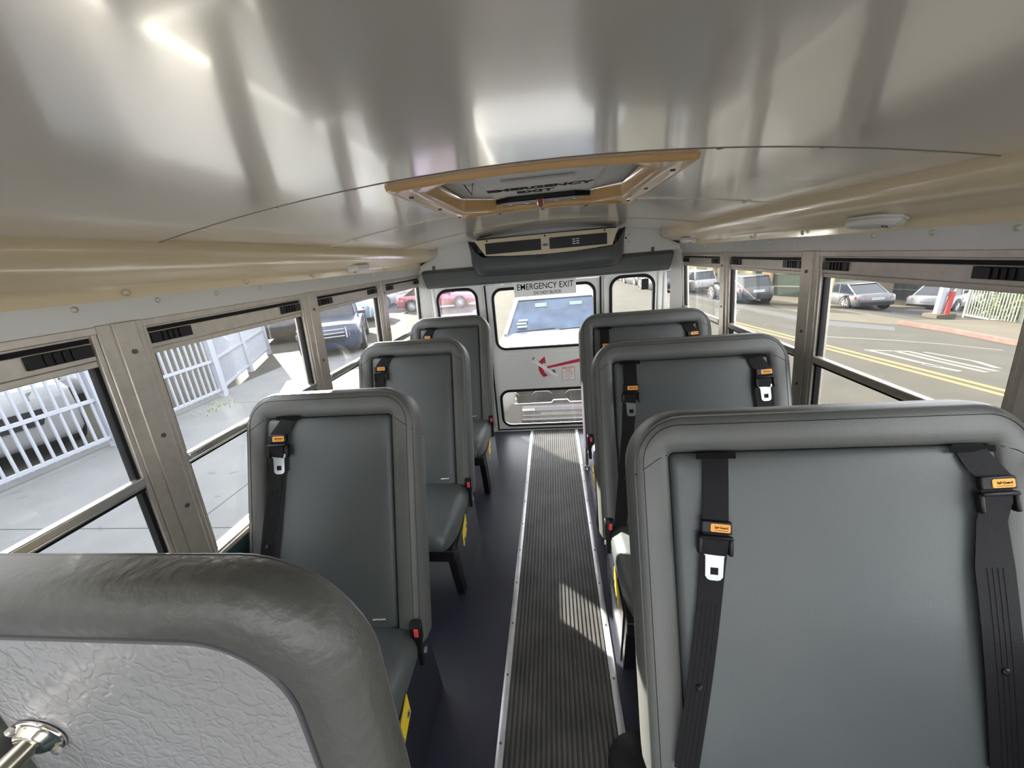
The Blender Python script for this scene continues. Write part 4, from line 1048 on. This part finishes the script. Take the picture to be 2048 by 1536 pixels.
    mb = MB(); mb.prism([(h - 0.03, -w * 0.52, H * 0.40), (h - 0.03, w * 0.52, H * 0.40), (h - 0.03, w * 0.42, H * 0.28), (h - 0.03, -w * 0.42, H * 0.28)], (0.05, 0, 0))
    mk('grille', mb, GRL, t, local=True)
    mb = MB(); mb.prism([(h - 0.06, -w * 0.76, H * 0.30), (h - 0.06, w * 0.76, H * 0.30), (h - 0.06, w * 0.62, H * 0.19), (h - 0.06, -w * 0.62, H * 0.19)], (0.05, 0, 0))
    mk('lower_intake', mb, GRL, t, local=True)
    mb = MB(); mb.box(-h - 0.02, -h + 0.02, -0.25, 0.25, H * 0.44, H * 0.53); mk('number_plate', mb, WHITEP, t, local=True)
    mb = MB(); mb.box(-h - 0.012, -h + 0.03, -w * 0.8, w * 0.8, 0.28, 0.42); mk('rear_bumper', mb, GRL, t, local=True)
    return t

# pickup directly behind the bus, nose against the rear door
pk = thing('pickup_truck', 'white pickup truck with hexagon mesh grille parked nose-in right behind the rear door', 'pickup truck', (0.08, 7.2, ZG))
PX = 0.08
def pv(x, y, z): return (PX + x, y, z)
def section(y, w_, zt, zb, crown=0.02):
    half = [(w_ * 0.96, zb), (w_, zb + 0.15), (w_, zt - 0.22), (w_ * 0.975, zt - 0.08), (w_ * 0.90, zt - 0.01), (w_ * 0.70, zt + crown * 0.6), (w_ * 0.35, zt + crown), (0.0, zt + crown)]
    return [pv(a, y, b) for a, b in half] + [pv(-a, y, b) for a, b in half[-2::-1]]
mb = MB()
mb.loft([section(4.80, 0.80, 0.16, -0.30), section(4.86, 0.86, 0.22, -0.45), section(5.1, 0.90, 0.27, -0.55), section(5.6, 0.92, 0.34, -0.55), section(6.05, 0.92, 0.40, -0.55), section(8.6, 0.92, 0.42, -0.50), section(10.2, 0.92, 0.35, -0.45), section(10.3, 0.88, 0.30, -0.40)])
mk('body', mb, WCAR, pk, smooth=50)
mb = MB(); mb.loft([[pv(-0.78, 6.02, 0.40), pv(0.78, 6.02, 0.40), pv(0.84, 8.6, 0.42), pv(-0.84, 8.6, 0.42)], [pv(-0.62, 6.74, 0.85), pv(0.62, 6.74, 0.85), pv(0.66, 8.35, 0.87), pv(-0.66, 8.35, 0.87)]])
gl = mk('windscreen', mb, CGLB, pk, smooth=0)
mb = MB()
mb.loft([[pv(-0.66, 6.70, 0.845), pv(0.66, 6.70, 0.845), pv(0.69, 8.45, 0.86), pv(-0.69, 8.45, 0.86)], [pv(-0.60, 6.80, 0.92), pv(0.60, 6.80, 0.92), pv(0.64, 8.35, 0.94), pv(-0.64, 8.35, 0.94)], [pv(-0.42, 7.2, 0.95), pv(0.42, 7.2, 0.95), pv(0.45, 8.2, 0.96), pv(-0.45, 8.2, 0.96)]])
for s in (-1, 1): mb.tube([pv(s * 0.80, 5.98, 0.40), pv(s * 0.64, 6.74, 0.86)], 0.035, 8); mb.tube([pv(s * 0.86, 8.6, 0.41), pv(s * 0.68, 8.4, 0.87)], 0.04, 8); mb.tube([pv(s * 0.84, 7.4, 0.40), pv(s * 0.67, 7.45, 0.87)], 0.03, 8)
mk('cab', mb, WCAR, pk, smooth=50)
mb = MB()
for y0, x0_, x1_ in ((5.985, -0.62, -0.02), (5.985, 0.05, 0.62)): mb.tube([pv(x0_, y0, 0.435), pv(x1_, y0 + 0.02, 0.455)], 0.008, 6)
mk_each('wiper', mb, INK, pk)
mb = MB(); mb.box(PX - 0.10, PX + 0.06, 6.60, 6.62, 0.73, 0.755); mb.box(PX - 0.33, PX - 0.14, 6.55, 6.56, 0.73, 0.79); mb.box(PX + 0.24, PX + 0.44, 6.55, 6.56, 0.70, 0.78)
for (x0_, z0_) in ((-0.62, 0.50), (-0.60, 0.54), (-0.61, 0.46)): mb.prism([pv(x0_, 6.00 + (z0_ - 0.40) * 1.6, z0_ + 0.02), pv(x0_ + 0.15, 6.00 + (z0_ - 0.40) * 1.6, z0_ + 0.022), pv(x0_ + 0.15, 6.01 + (z0_ - 0.38) * 1.6, z0_ + 0.042), pv(x0_, 6.01 + (z0_ - 0.38) * 1.6, z0_ + 0.04)], (0, -0.004, 0.004))
mk_each('windscreen_sticker', mb, mat('pale_green_sticker', (0.20, 0.30, 0.26), 0.6), gl)
# front: grille frame, hexagon mesh, bumper, lamps
mb = MB(); mb.prism([pv(-0.62, 4.82, 0.18), pv(0.62, 4.82, 0.18), pv(0.56, 4.80, -0.28), pv(-0.56, 4.80, -0.28)], (0, -0.05, 0))
gri = mk('grille', mb, GRL, pk)
mb = MB()
def hexline(cx, cz_, a=0.095, b=0.038, c_=0.055):
    pts = [(cx - a - c_, cz_), (cx - a, cz_ + b), (cx + a, cz_ + b), (cx + a + c_, cz_), (cx + a, cz_ - b), (cx - a, cz_ - b), (cx - a - c_, cz_)]
    for p, q_ in zip(pts, pts[1:]): mb.tube([pv(p[0], 4.762, p[1]), pv(q_[0], 4.762, q_[1])], 0.0075, 6)
for r in range(6):
    for k in range(-2, 3):
        cx = k * 0.43 + (0.215 if r % 2 else 0) - 0.02
        if abs(cx) > 0.46: continue
        hexline(cx - 0.0, -0.215 + r * 0.045, 0.080, 0.045, 0.055)
HEXM = mat('light_grey_plastic', (0.62, 0.61, 0.60), 0.45)
mk('hexagon_mesh', mb, HEXM, gri)
mb = MB(); mb.tube([pv(-0.60, 4.76, -0.285), pv(-0.12, 4.755, -0.285), pv(-0.09, 4.755, -0.25), pv(0.09, 4.755, -0.25), pv(0.12, 4.755, -0.285), pv(0.60, 4.76, -0.285)], 0.010, 8); mk('grille_surround', mb, HEXM, gri)
for s in (-1, 1):
    mb = MB(); mb.prism([pv(s * 0.60, 4.83, 0.14), pv(s * 0.84, 4.95, 0.12), pv(s * 0.84, 4.93, -0.08), pv(s * 0.60, 4.81, -0.12)], (0, -0.03, 0)); mk('headlamp', mb, LAMP, pk)
mb = MB()
mb.loft([[pv(-0.90, 5.0, z), pv(-0.58, 4.74, z), pv(-0.30, 4.715, z), pv(0.30, 4.715, z), pv(0.58, 4.74, z), pv(0.90, 5.0, z), pv(0.6, 5.1, z), pv(-0.6, 5.1, z)] for z in (-0.62, -0.31)])
bum = mk('bumper', mb, GREYPL, pk)
mb = MB()
for z0_, z1_, dy in ((-0.375, -0.315, 0.012), (-0.50, -0.485, 0.02), (-0.44, -0.432, 0.014)): mb.box(PX - 0.50, PX + 0.50, 4.705 - dy, 4.73, z0_, z1_)
mk('bumper_bar', mb, mat('grey_blue_plastic', (0.16, 0.16, 0.19), 0.45), bum, bevel=0.004)
mb = MB()
for k in range(5): mb.box(PX - 0.50 + k * 0.033, PX - 0.474 + k * 0.033, 4.685, 4.70, -0.362, -0.338)
for k in range(5): mb.box(PX + 0.34 + k * 0.033, PX + 0.366 + k * 0.033, 4.685, 4.70, -0.362, -0.338)
mk('daytime_lamp', mb, mat('cream_lamp', (0.75, 0.70, 0.55), 0.3), bum)
mb = MB()
for k in range(9): mb.box(PX - 0.52 + k * 0.127, PX - 0.40 + k * 0.127, 4.70, 4.716, -0.60, -0.51)
mk('intake_cell', mb, GRL, bum)
mb = MB(); mb.box(PX - 0.26, PX + 0.30, 4.695, 4.712, -0.425, -0.405); mk('chrome_strip', mb, ALUB, bum)
for s in (-1, 1):
    for y in (5.45, 9.3):
        mb = MB(); mb.lathe((PX + s * 0.72, y, ZG + 0.37), (s, 0, 0), [(0.22, 0), (0.36, 0.01), (0.37, 0.06), (0.37, 0.18), (0.35, 0.215), (0.24, 0.22)], 28); w_ = mk('wheel', mb, TIRE, pk)
        mb = MB(); mb.lathe((PX + s * 0.93, y, ZG + 0.37), (s, 0, 0), [(0.24, 0), (0.22, 0.014), (0.05, 0.018), (0, 0.02)], 20); mk('rim', mb, RIM, w_)
    if 0: mb = MB(); mb.loft([[pv(s * 0.84, 6.35, 0.46), pv(s * 0.84, 6.45, 0.46), pv(s * 0.84, 6.45, 0.56), pv(s * 0.84, 6.35, 0.56)], [pv(s * 1.12, 6.28, 0.44), pv(s * 1.12, 6.40, 0.44), pv(s * 1.12, 6.40, 0.64), pv(s * 1.12, 6.28, 0.64)]])

# left parking lot
car('suv', 'large white suv nose-on behind the near white picket fence', 'car', (-10.2, 4.95, ZG), math.radians(-14), 'suv', WCAR, L=4.6, W=2.0, H=2.0, rims=7, lz=0.115, lin=0.42)
car('sedan', 'white car seen through the far section of the white picket fence', 'car', (-12.6, 8.3, ZG), 0.0, 'sedan', WCAR, L=3.6, H=1.36)
car('suv', 'black suv behind the end of the white fence, left of the blue pickup', 'car', (-11.0, 15.4, ZG), math.radians(-62), 'suv', BCAR, L=4.0, W=1.78, H=1.62, rims=5)
car('pickup_truck', 'dark blue pickup truck with bright grille bars seen through the second left window', 'pickup truck', (-7.5, 12.9, ZG), math.radians(-66), 'pickup', DBCAR, L=5.0, W=1.85, H=1.72, rims=6)
car('pickup_truck', 'light blue raised pickup truck with big tyres behind the dark blue pickup', 'pickup truck', (-11.0, 18.6, ZG), math.radians(8), 'pickup', LBCAR, L=5.0, W=1.85, H=1.75, rims=7)
car('suv', 'white suv with its rear to the bus in the far left lot', 'car', (-10.9, 25.6, ZG), math.radians(75), 'suv', WCAR, L=4.3, H=1.6)
car('sedan', 'dark blue sedan beside the white suv in the far left lot', 'car', (-7.0, 28.8, ZG), math.radians(15), 'sedan', DBCAR, L=4.2)
car('sedan', 'dark red sedan seen side-on through the small left rear window', 'car', (-6.4, 21.9, ZG), math.radians(4), 'sedan', RCAR, L=4.3, H=1.4, rims=9)
car('sedan', 'silver car far behind the red sedan', 'car', (-4.2, 35.0, ZG), math.radians(60), 'sedan', SCAR, L=4.2)

dk = [o_ for o_ in COL.objects if o_.get('label', '').startswith('dark blue pickup')][0]
mb = MB()
for z_ in (0.62, 0.72, 0.82): mb.box(2.50, 2.54, -0.45, 0.45, z_, z_ + 0.03)
mb.box(2.49, 2.53, -0.52, -0.48, 0.58, 0.88); mb.box(2.49, 2.53, 0.48, 0.52, 0.58, 0.88)
mk('grille_bar', mb, WHITEP, dk, local=True)
# fence
def fence(label, pts, zb, zm, zt, spacing=0.135, postw=0.11, matl=WHITEP, pk_=0.028, gnd=ZG):
    c = Vector((sum(p[0] for p in pts) / len(pts), sum(p[1] for p in pts) / len(pts), gnd))
    t = thing('picket_fence', label, 'fence', c)
    pm = MB()
    for (a, b) in zip(pts, pts[1:]):
        A = Vector((a[0], a[1], 0)); B = Vector((b[0], b[1], 0)); d = B - A; l = d.length; d.normalize(); n_ = Vector((-d.y, d.x, 0))
        M_ = Matrix(((d.x, n_.x, 0, A.x), (d.y, n_.y, 0, A.y), (0, 0, 1, 0), (0, 0, 0, 1)))
        k = spacing
        while k < l - 0.05:
            pm.box(k - pk_ / 2, k + pk_ / 2, -pk_ / 2, pk_ / 2, zb - 0.04, zt + 0.05, M_); k += spacing
        for z, hh in ((zb, 0.05), (zm, 0.05), (zt, 0.05)):
            r = MB(); r.box(0, l, -0.024, 0.024, z - hh / 2, z + hh / 2, M_); mk('rail', r, matl, t)
    for a in pts:
        p = MB(); p.box(a[0] - postw / 2, a[0] + postw / 2, a[1] - postw / 2, a[1] + postw / 2, gnd, zt + 0.12); mk('post', p, matl, t)
    mk('pickets', pm, matl, t)
    return t
fence('white metal picket fence section running beside the pavement, nearest to the bus', [(-7.2, -3.0), (-7.2, 0.2), (-7.19, 2.7), (-7.16, 5.10), (-7.24, 7.42)], -0.66, -0.02, 1.05)
fence('white metal picket fence section turning away from the pavement towards the black suv', [(-7.36, 7.56), (-8.35, 9.6), (-9.5, 11.9)], -0.66, -0.02, 1.05, spacing=0.125)

# unseen building on the left, sized to shade the pavement and the barrier
mb = MB(); mb.box(-24, -16.2, -20, 17.9, ZG, 12.0); bl = mk('building', mb, mat('beige_stucco', (0.50, 0.46, 0.38), 0.9, bump=(30, 0.3, 4)))
tag(bl, 'unseen beige stucco building beyond the left parking lot, sized to shade the pavement', 'building')
for y in (-12, -7, -2, 3, 8):
    f = MB(); f.box(-16.21, -16.15, y, y + 1.6, 0.6, 2.0); q_ = mk('window', f, CGL, bl)
# grass tuft
mb = MB(); rnd = random.Random(3)
for k in range(70):
    x, y = -6.75 + rnd.gauss(0, 0.12), 6.65 + rnd.gauss(0, 0.22); a = rnd.uniform(0, 2 * PI); l = rnd.uniform(0.05, 0.16)
    d = Vector((math.cos(a), math.sin(a), 0))
    p0 = Vector((x, y, ZG + 0.03)); mb.poly([p0 - d.cross(Vector((0, 0, 1))) * 0.006, p0 + d.cross(Vector((0, 0, 1))) * 0.006, p0 + d * l * 0.7 + Vector((0, 0, l * 0.6))])
o = mk('grass', mb, mat('grass_green', (0.16, 0.24, 0.08), 0.8), smooth=0); tag(o, 'small tuft of green grass in the pavement crack by the white fence', 'grass'); o['kind'] = 'stuff'

# ------------------------------------------------------------------ right side of the street
def park(name, label, px_, py_, az, kind, paint, corner, **k):
    """park a car with one wheel (corner = (end, side)) on the street point under a pixel; az = compass angle of its nose from +y towards +x"""
    P = at(px_, py_); L = k.get('L', 4.1); W = k.get('W', 1.68)
    hd_ = Vector((math.sin(az), math.cos(az), 0)); lf = Vector((-hd_.y, hd_.x, 0))
    c_ = P - hd_ * (corner[0] * 0.62 * L / 2) - lf * (corner[1] * (W / 2 - 0.06))
    c_.z = gz(c_.x, c_.y) + k.pop('lift', 0.0)
    return car(name, label, 'car', c_, PI / 2 - az, kind, paint, **k)
D_ = math.radians
park('suv', 'dark grey suv parked at the far kerb in front of the yellow building', 1425, 597, D_(-4), 'suv', GCAR, (1, 1), L=3.4, W=1.55, H=1.3)
park('sedan', 'white car parked at the far kerb beyond the dark grey suv', 1376, 585, D_(-8), 'suv', WCAR, (-1, 1), L=3.6, W=1.6, H=1.35)
park('sedan', 'shiny grey sedan parked in the driveway in front of the tan wall', 1691, 616, D_(2), 'sedan', SCAR, (-1, 1), L=3.7, W=1.62, H=1.15, rims=10)
park('sedan', 'white car parked behind the white and red pole', 1907, 622, D_(62), 'sedan', WCAR, (-1, -1), L=3.7, H=1.25)
for (px_, py_, p, kd, lab) in ((1312, 583, GCAR, 'suv', 'dark grey suv nearest in the row of parked cars seen through the right rear window'),
                           (1270, 570, SCAR, 'sedan', 'silver sedan in the row of parked cars seen through the right rear window'),
                           (1243, 562.5, WCAR, 'sedan', 'white sedan at the far end of the row seen through the right rear window')):
    park(kd, lab, px_, py_, D_(-9), kd, p, (-1, 1), L=3.9, H=1.35, group='far parked cars')

# facade: its foot runs between two street points
FA, FB = at(1604, 598), at(1372, 577)
FD = Vector((FB.x - FA.x, FB.y - FA.y, 0)).normalized(); FN = Vector((-FD.y, FD.x, 0))
if FN.dot(CAM - FA) < 0: FN = -FN
def fp(px_):
    r = R3 @ Vector((px_ - 1024, 598 + (px_ - 1604) * (577 - 598) / (1372 - 1604) - 768, F_PX))
    A2 = Vector((FA.x - CAM.x, FA.y - CAM.y)); # solve CAM + r*t = FA + FD*u in plan
    det = r.x * (-FD.y) + FD.x * r.y
    t = (A2.x * (-FD.y) + FD.x * A2.y) / det
    return Vector((CAM.x + r.x * t, CAM.y + r.y * t, 0))
def fbox(mb, pa, pb, z0, z1, d0, d1):
    a, b = fp(pa), fp(pb)
    pts = [a + FN * d0, b + FN * d0, b + FN * d1, a + FN * d1]
    mb.prism([(p.x, p.y, z0) for p in pts], (0, 0, z1 - z0))
def fz(px_, py_): return z_at(fp(px_), px_, py_)
ZP = min(FA.z, FB.z) - 0.05
zt = 3.2
def base(px_): p = fp(px_); return Vector((p.x, p.y, gz(p.x, p.y) + 0.08))
yb = thing('yellow_building', 'pale yellow shop building with dark doorway across the street', 'building', base(1430))
mb = MB(); fbox(mb, 1352, 1506, ZP, zt, 0.0, -3.0); mk('wall', mb, mat('yellow_stucco', (0.195, 0.172, 0.093), 0.9), yb)
mb = MB(); fbox(mb, 1393, 1411, fz(1400, 572), fz(1400, 538), 0.03, -0.05); w_ = mk('window', mb, CGL, yb)
mb = MB(); fbox(mb, 1399, 1408, fz(1403, 574), fz(1403, 562), 0.06, 0.03); mk('notice', mb, WHITEP, w_)
for a_, b_ in ((1380, 1391), (1413, 1425), (1434, 1440)):
    mb = MB(); fbox(mb, a_, b_, ZP, zt, 0.12, 0.0); mk('pilaster', mb, mat('cream_stucco', (0.232, 0.218, 0.167), 0.9), yb)
mb = MB(); fbox(mb, 1427, 1431, ZP, zt, 0.2, 0.05); mk('drain_pipe', mb, mat('brown_pipe', (0.116, 0.064, 0.035), 0.7), yb)
for lab, a_, b_, m1_, m2_ in (('orange brown stone gate pier left of the green gate across the street', 1527, 1543, ('pale_stone', (0.40, 0.33, 0.22)), ('orange_stone', (0.30, 0.18, 0.10))),
                              ('tan stone gate pier right of the green bush across the street', 1496, 1508, ('pale_stone', (0.40, 0.33, 0.22)), ('tan_stone', (0.33, 0.26, 0.13)))):
    tp = thing('gate_pier', lab, 'gate pier', base((a_ + b_) / 2))
    mb = MB(); fbox(mb, a_ - 2, b_ + 1, ZP, fz(a_, 568), 0.50, 0.06); mk('pier_base', mb, mat(m1_[0], m1_[1], 0.9), tp, bevel=0.03)
    mb = MB(); fbox(mb, a_, b_, fz(a_, 568), zt, 0.42, 0.10); mk('shaft', mb, mat(m2_[0], m2_[1], 0.9), tp)
mb = MB(); fbox(mb, 1509, 1526, ZP, zt, -0.05, -0.15); tag(mk('teal_door', mb, mat('teal_paint', (0.012, 0.116, 0.093), 0.5)), 'teal green door between two stone gate piers across the street', 'door')
gt = thing('green_gate', 'wide pale green barred gate across the street', 'gate', base(1575))
GG = mat('pale_green_paint', (0.099, 0.139, 0.099), 0.6)
mb = MB()
for i in range(34): fbox(mb, 1547 + i * 1.7, 1547.6 + i * 1.7, base(1575).z, fz(1575, 549), 0.02, -0.01)
mk('bars', mb, GG, gt)
mb = MB(); fbox(mb, 1545, 1605, fz(1575, 574), fz(1575, 571.5), 0.05, -0.02); mk('gate_rail', mb, mat('cream_rail', (0.232, 0.244, 0.174), 0.6), gt)
mb = MB(); fbox(mb, 1545, 1605, fz(1575, 548.5), fz(1575, 545.5), 0.05, -0.02); mk('gate_rail', mb, MATS['cream_rail'], gt)
mb = MB(); fbox(mb, 1545, 1605, base(1575).z, fz(1575, 549), -0.03, -0.05); mk('gate_sheet', mb, mat('dull_green_sheet', (0.087, 0.110, 0.070), 0.8), gt)
mb = MB(); fbox(mb, 1527, 1660, ZP, zt, -0.8, -3.0); tag(mk('back_wall', mb, mat('olive_wall', (0.099, 0.101, 0.070), 0.9)), 'olive wall behind the green gate across the street', 'wall')
# clipped bush
hp = fp(1480) + FN * 0.9; hr = 0.42
zc = z_at(hp, 1480, 557)
mb = MB(); bmesh.ops.create_icosphere(mb.bm, subdivisions=4, radius=hr)
rnd = random.Random(5)
for v in mb.bm.verts: v.co = Vector((v.co.x, v.co.y, v.co.z * 1.05)) * (1 + rnd.uniform(-0.07, 0.07)) + Vector((hp.x, hp.y, zc))
hz = gz(hp.x, hp.y) + 0.08
hd = thing('potted_bush', 'clipped round green bush behind the dark grey suv', 'bush', (hp.x, hp.y, hz))
mk('foliage', mb, mat('hedge_green', (0.029, 0.052, 0.012), 0.9, bump=(40, 1.0, 5), noise=(30, (0.052, 0.087, 0.023), 1.0)), hd, smooth=0)
mb = MB(); mb.tube([(hp.x, hp.y, hz + 0.3), (hp.x, hp.y, zc)], 0.06, 8); mk('stem', mb, MATS['brown_pipe'], hd)
mb = MB(); mb.lathe((hp.x, hp.y, hz), (0, 0, 1), [(0.25, 0), (0.32, 0.35), (0.28, 0.36)], 16); mk('pot', mb, MATS['pale_stone'], hd)
# tan wall and barred carport gate
A, B = at(1615, 597), at(1778, 602)
mb = MB(); bk = Vector((2.0, 4.0, 0)); mb.prism([(p.x, p.y, gz(p.x, p.y) - 0.1) for p in (A, B, B + bk, A + bk)], (0, 0, 5)); tag(mk('tan_wall', mb, mat('tan_stucco', (0.128, 0.104, 0.070), 0.9, bump=(20, 0.4, 4))), 'tan stucco wall behind the shiny grey sedan', 'wall')
def line_gate(t, A, B, zt_, sp, bm_, fm_, mids=()):
    A = A.copy(); B = B.copy(); gm = MB(); fr_ = MB(); z0 = min(A.z, B.z) + 0.05; A.z = B.z = 0
    dd = B - A; ll = dd.length; dd.normalize(); nn = Vector((-dd.y, dd.x, 0))
    MM = Matrix(((dd.x, nn.x, 0, A.x), (dd.y, nn.y, 0, A.y), (0, 0, 1, 0), (0, 0, 0, 1)))
    kk = 0.05
    while kk < ll: gm.box(kk - 0.012, kk + 0.012, -0.012, 0.012, z0, zt_, MM); kk += sp
    for z in (z0, zt_) + tuple(mids): fr_.box(0, ll, -0.02, 0.02, z - 0.025, z + 0.025, MM)
    fr_.box(-0.08, 0.04, -0.05, 0.05, z0 - 0.1, zt_ + 0.3, MM)
    mk('bars', gm, bm_, t); mk('gate_frame', fr_, fm_, t)
A, B = at(1780, 602), at(2060, 628)
cg = thing('carport_gate', 'dark barred sliding gate with pale green frame beside the tan wall', 'gate', A)
line_gate(cg, A, B, 1.6, 0.09, mat('dark_green_bars', (0.035, 0.046, 0.046), 0.6), GG, (z_at(A, 1785, 578),))
bk = Vector((1.6, 2.4, 0))
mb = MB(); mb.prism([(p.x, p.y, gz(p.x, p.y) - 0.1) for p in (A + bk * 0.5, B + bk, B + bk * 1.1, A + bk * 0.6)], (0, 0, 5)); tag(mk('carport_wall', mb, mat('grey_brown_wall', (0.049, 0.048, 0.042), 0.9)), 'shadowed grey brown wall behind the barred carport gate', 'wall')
# yellow pole
P = at(1656, 613); mb = MB(); mb.tube([(P.x, P.y, P.z), (P.x + 0.25, P.y, 2.6)], 0.04, 10); tag(mk('yellow_pole', mb, mat('yellow_pole_paint', (0.244, 0.197, 0.058), 0.6)), 'thin yellow pole leaning in front of the shiny grey sedan', 'pole')
# thick white pole with red sleeve
P = at(1872, 636)
pp = thing('painted_pole', 'thick white pole with bright red lower part at the corner across the street', 'pole', P)
mb = MB(); mb.tube([(P.x, P.y, P.z + 0.05), (P.x + 0.2, P.y, 3.0)], 0.13, 14); mk('shaft', mb, WHITEP, pp)
mb = MB(); mb.tube([(P.x + 0.10, P.y - 0.22, P.z + 0.1), (P.x + 0.17, P.y - 0.20, P.z + 1.0)], 0.085, 12); mk('red_sleeve', mb, mat('bright_red', (0.244, 0.017, 0.017), 0.5), pp, label='bright red sleeve')
mb = MB(); mb.box(P.x - 0.3, P.x + 0.35, P.y - 0.35, P.y + 0.25, P.z, P.z + 0.18); mk('pole_base', mb, CONCR, pp)
# white fence and yellow green shrub on the right
A, B = at(1927, 635), at(2040, 652)
zb_ = z_at(A, 1927, 630); zt_ = z_at(A, 1940, 566)
fence('white metal picket fence on the corner across the street in front of yellow green shrubs', [(A.x, A.y), (B.x, B.y)], zb_ + 0.02, zt_ - 0.16, zt_, spacing=0.12, postw=0.07, matl=mat('white_fence_paint', (0.232, 0.244, 0.197), 0.5), gnd=A.z)
d_ = (B - A).normalized(); n_ = Vector((-d_.y, d_.x, 0)); 
if n_.dot(A - CAM) < 0: n_ = -n_
mid = (A + B) * 0.5 + n_ * 0.55
o = thing('shrub', 'yellow green leafy shrub behind the white picket fence across the street', 'shrub', (mid.x, mid.y, gz(mid.x, mid.y)))
mb = MB(); rnd = random.Random(11)
for k in range(1100):
    c_ = mid + d_ * rnd.gauss(0, 0.55) + n_ * rnd.gauss(0, 0.12); c_.z = A.z + 0.55 + rnd.gauss(0, 0.33)
    if c_.z < A.z + 0.02 or c_.z > A.z + 1.25: continue
    a = rnd.uniform(0, 2 * PI); e = rnd.uniform(-1, 1); d1 = Vector((math.cos(a), math.sin(a), e)).normalized(); d2 = d1.orthogonal().normalized(); l = rnd.uniform(0.06, 0.13)
    mb.poly([c_ - d1 * l, c_ + d2 * l * 0.4, c_ + d1 * l, c_ - d2 * l * 0.4])
mk('foliage', mb, mat('yellow_green_leaf', (0.128, 0.145, 0.029), 0.7, noise=(4, (0.046, 0.064, 0.017), 1.0)), o, smooth=0)
for u_ in (-0.5, 0.0, 0.5):
    mb = MB(); q_ = mid + d_ * u_; mb.tube([(q_.x, q_.y, gz(q_.x, q_.y)), (q_.x, q_.y + 0.05, A.z + 0.6)], 0.03, 6); mk('stem', mb, MATS['brown_pipe'], o)
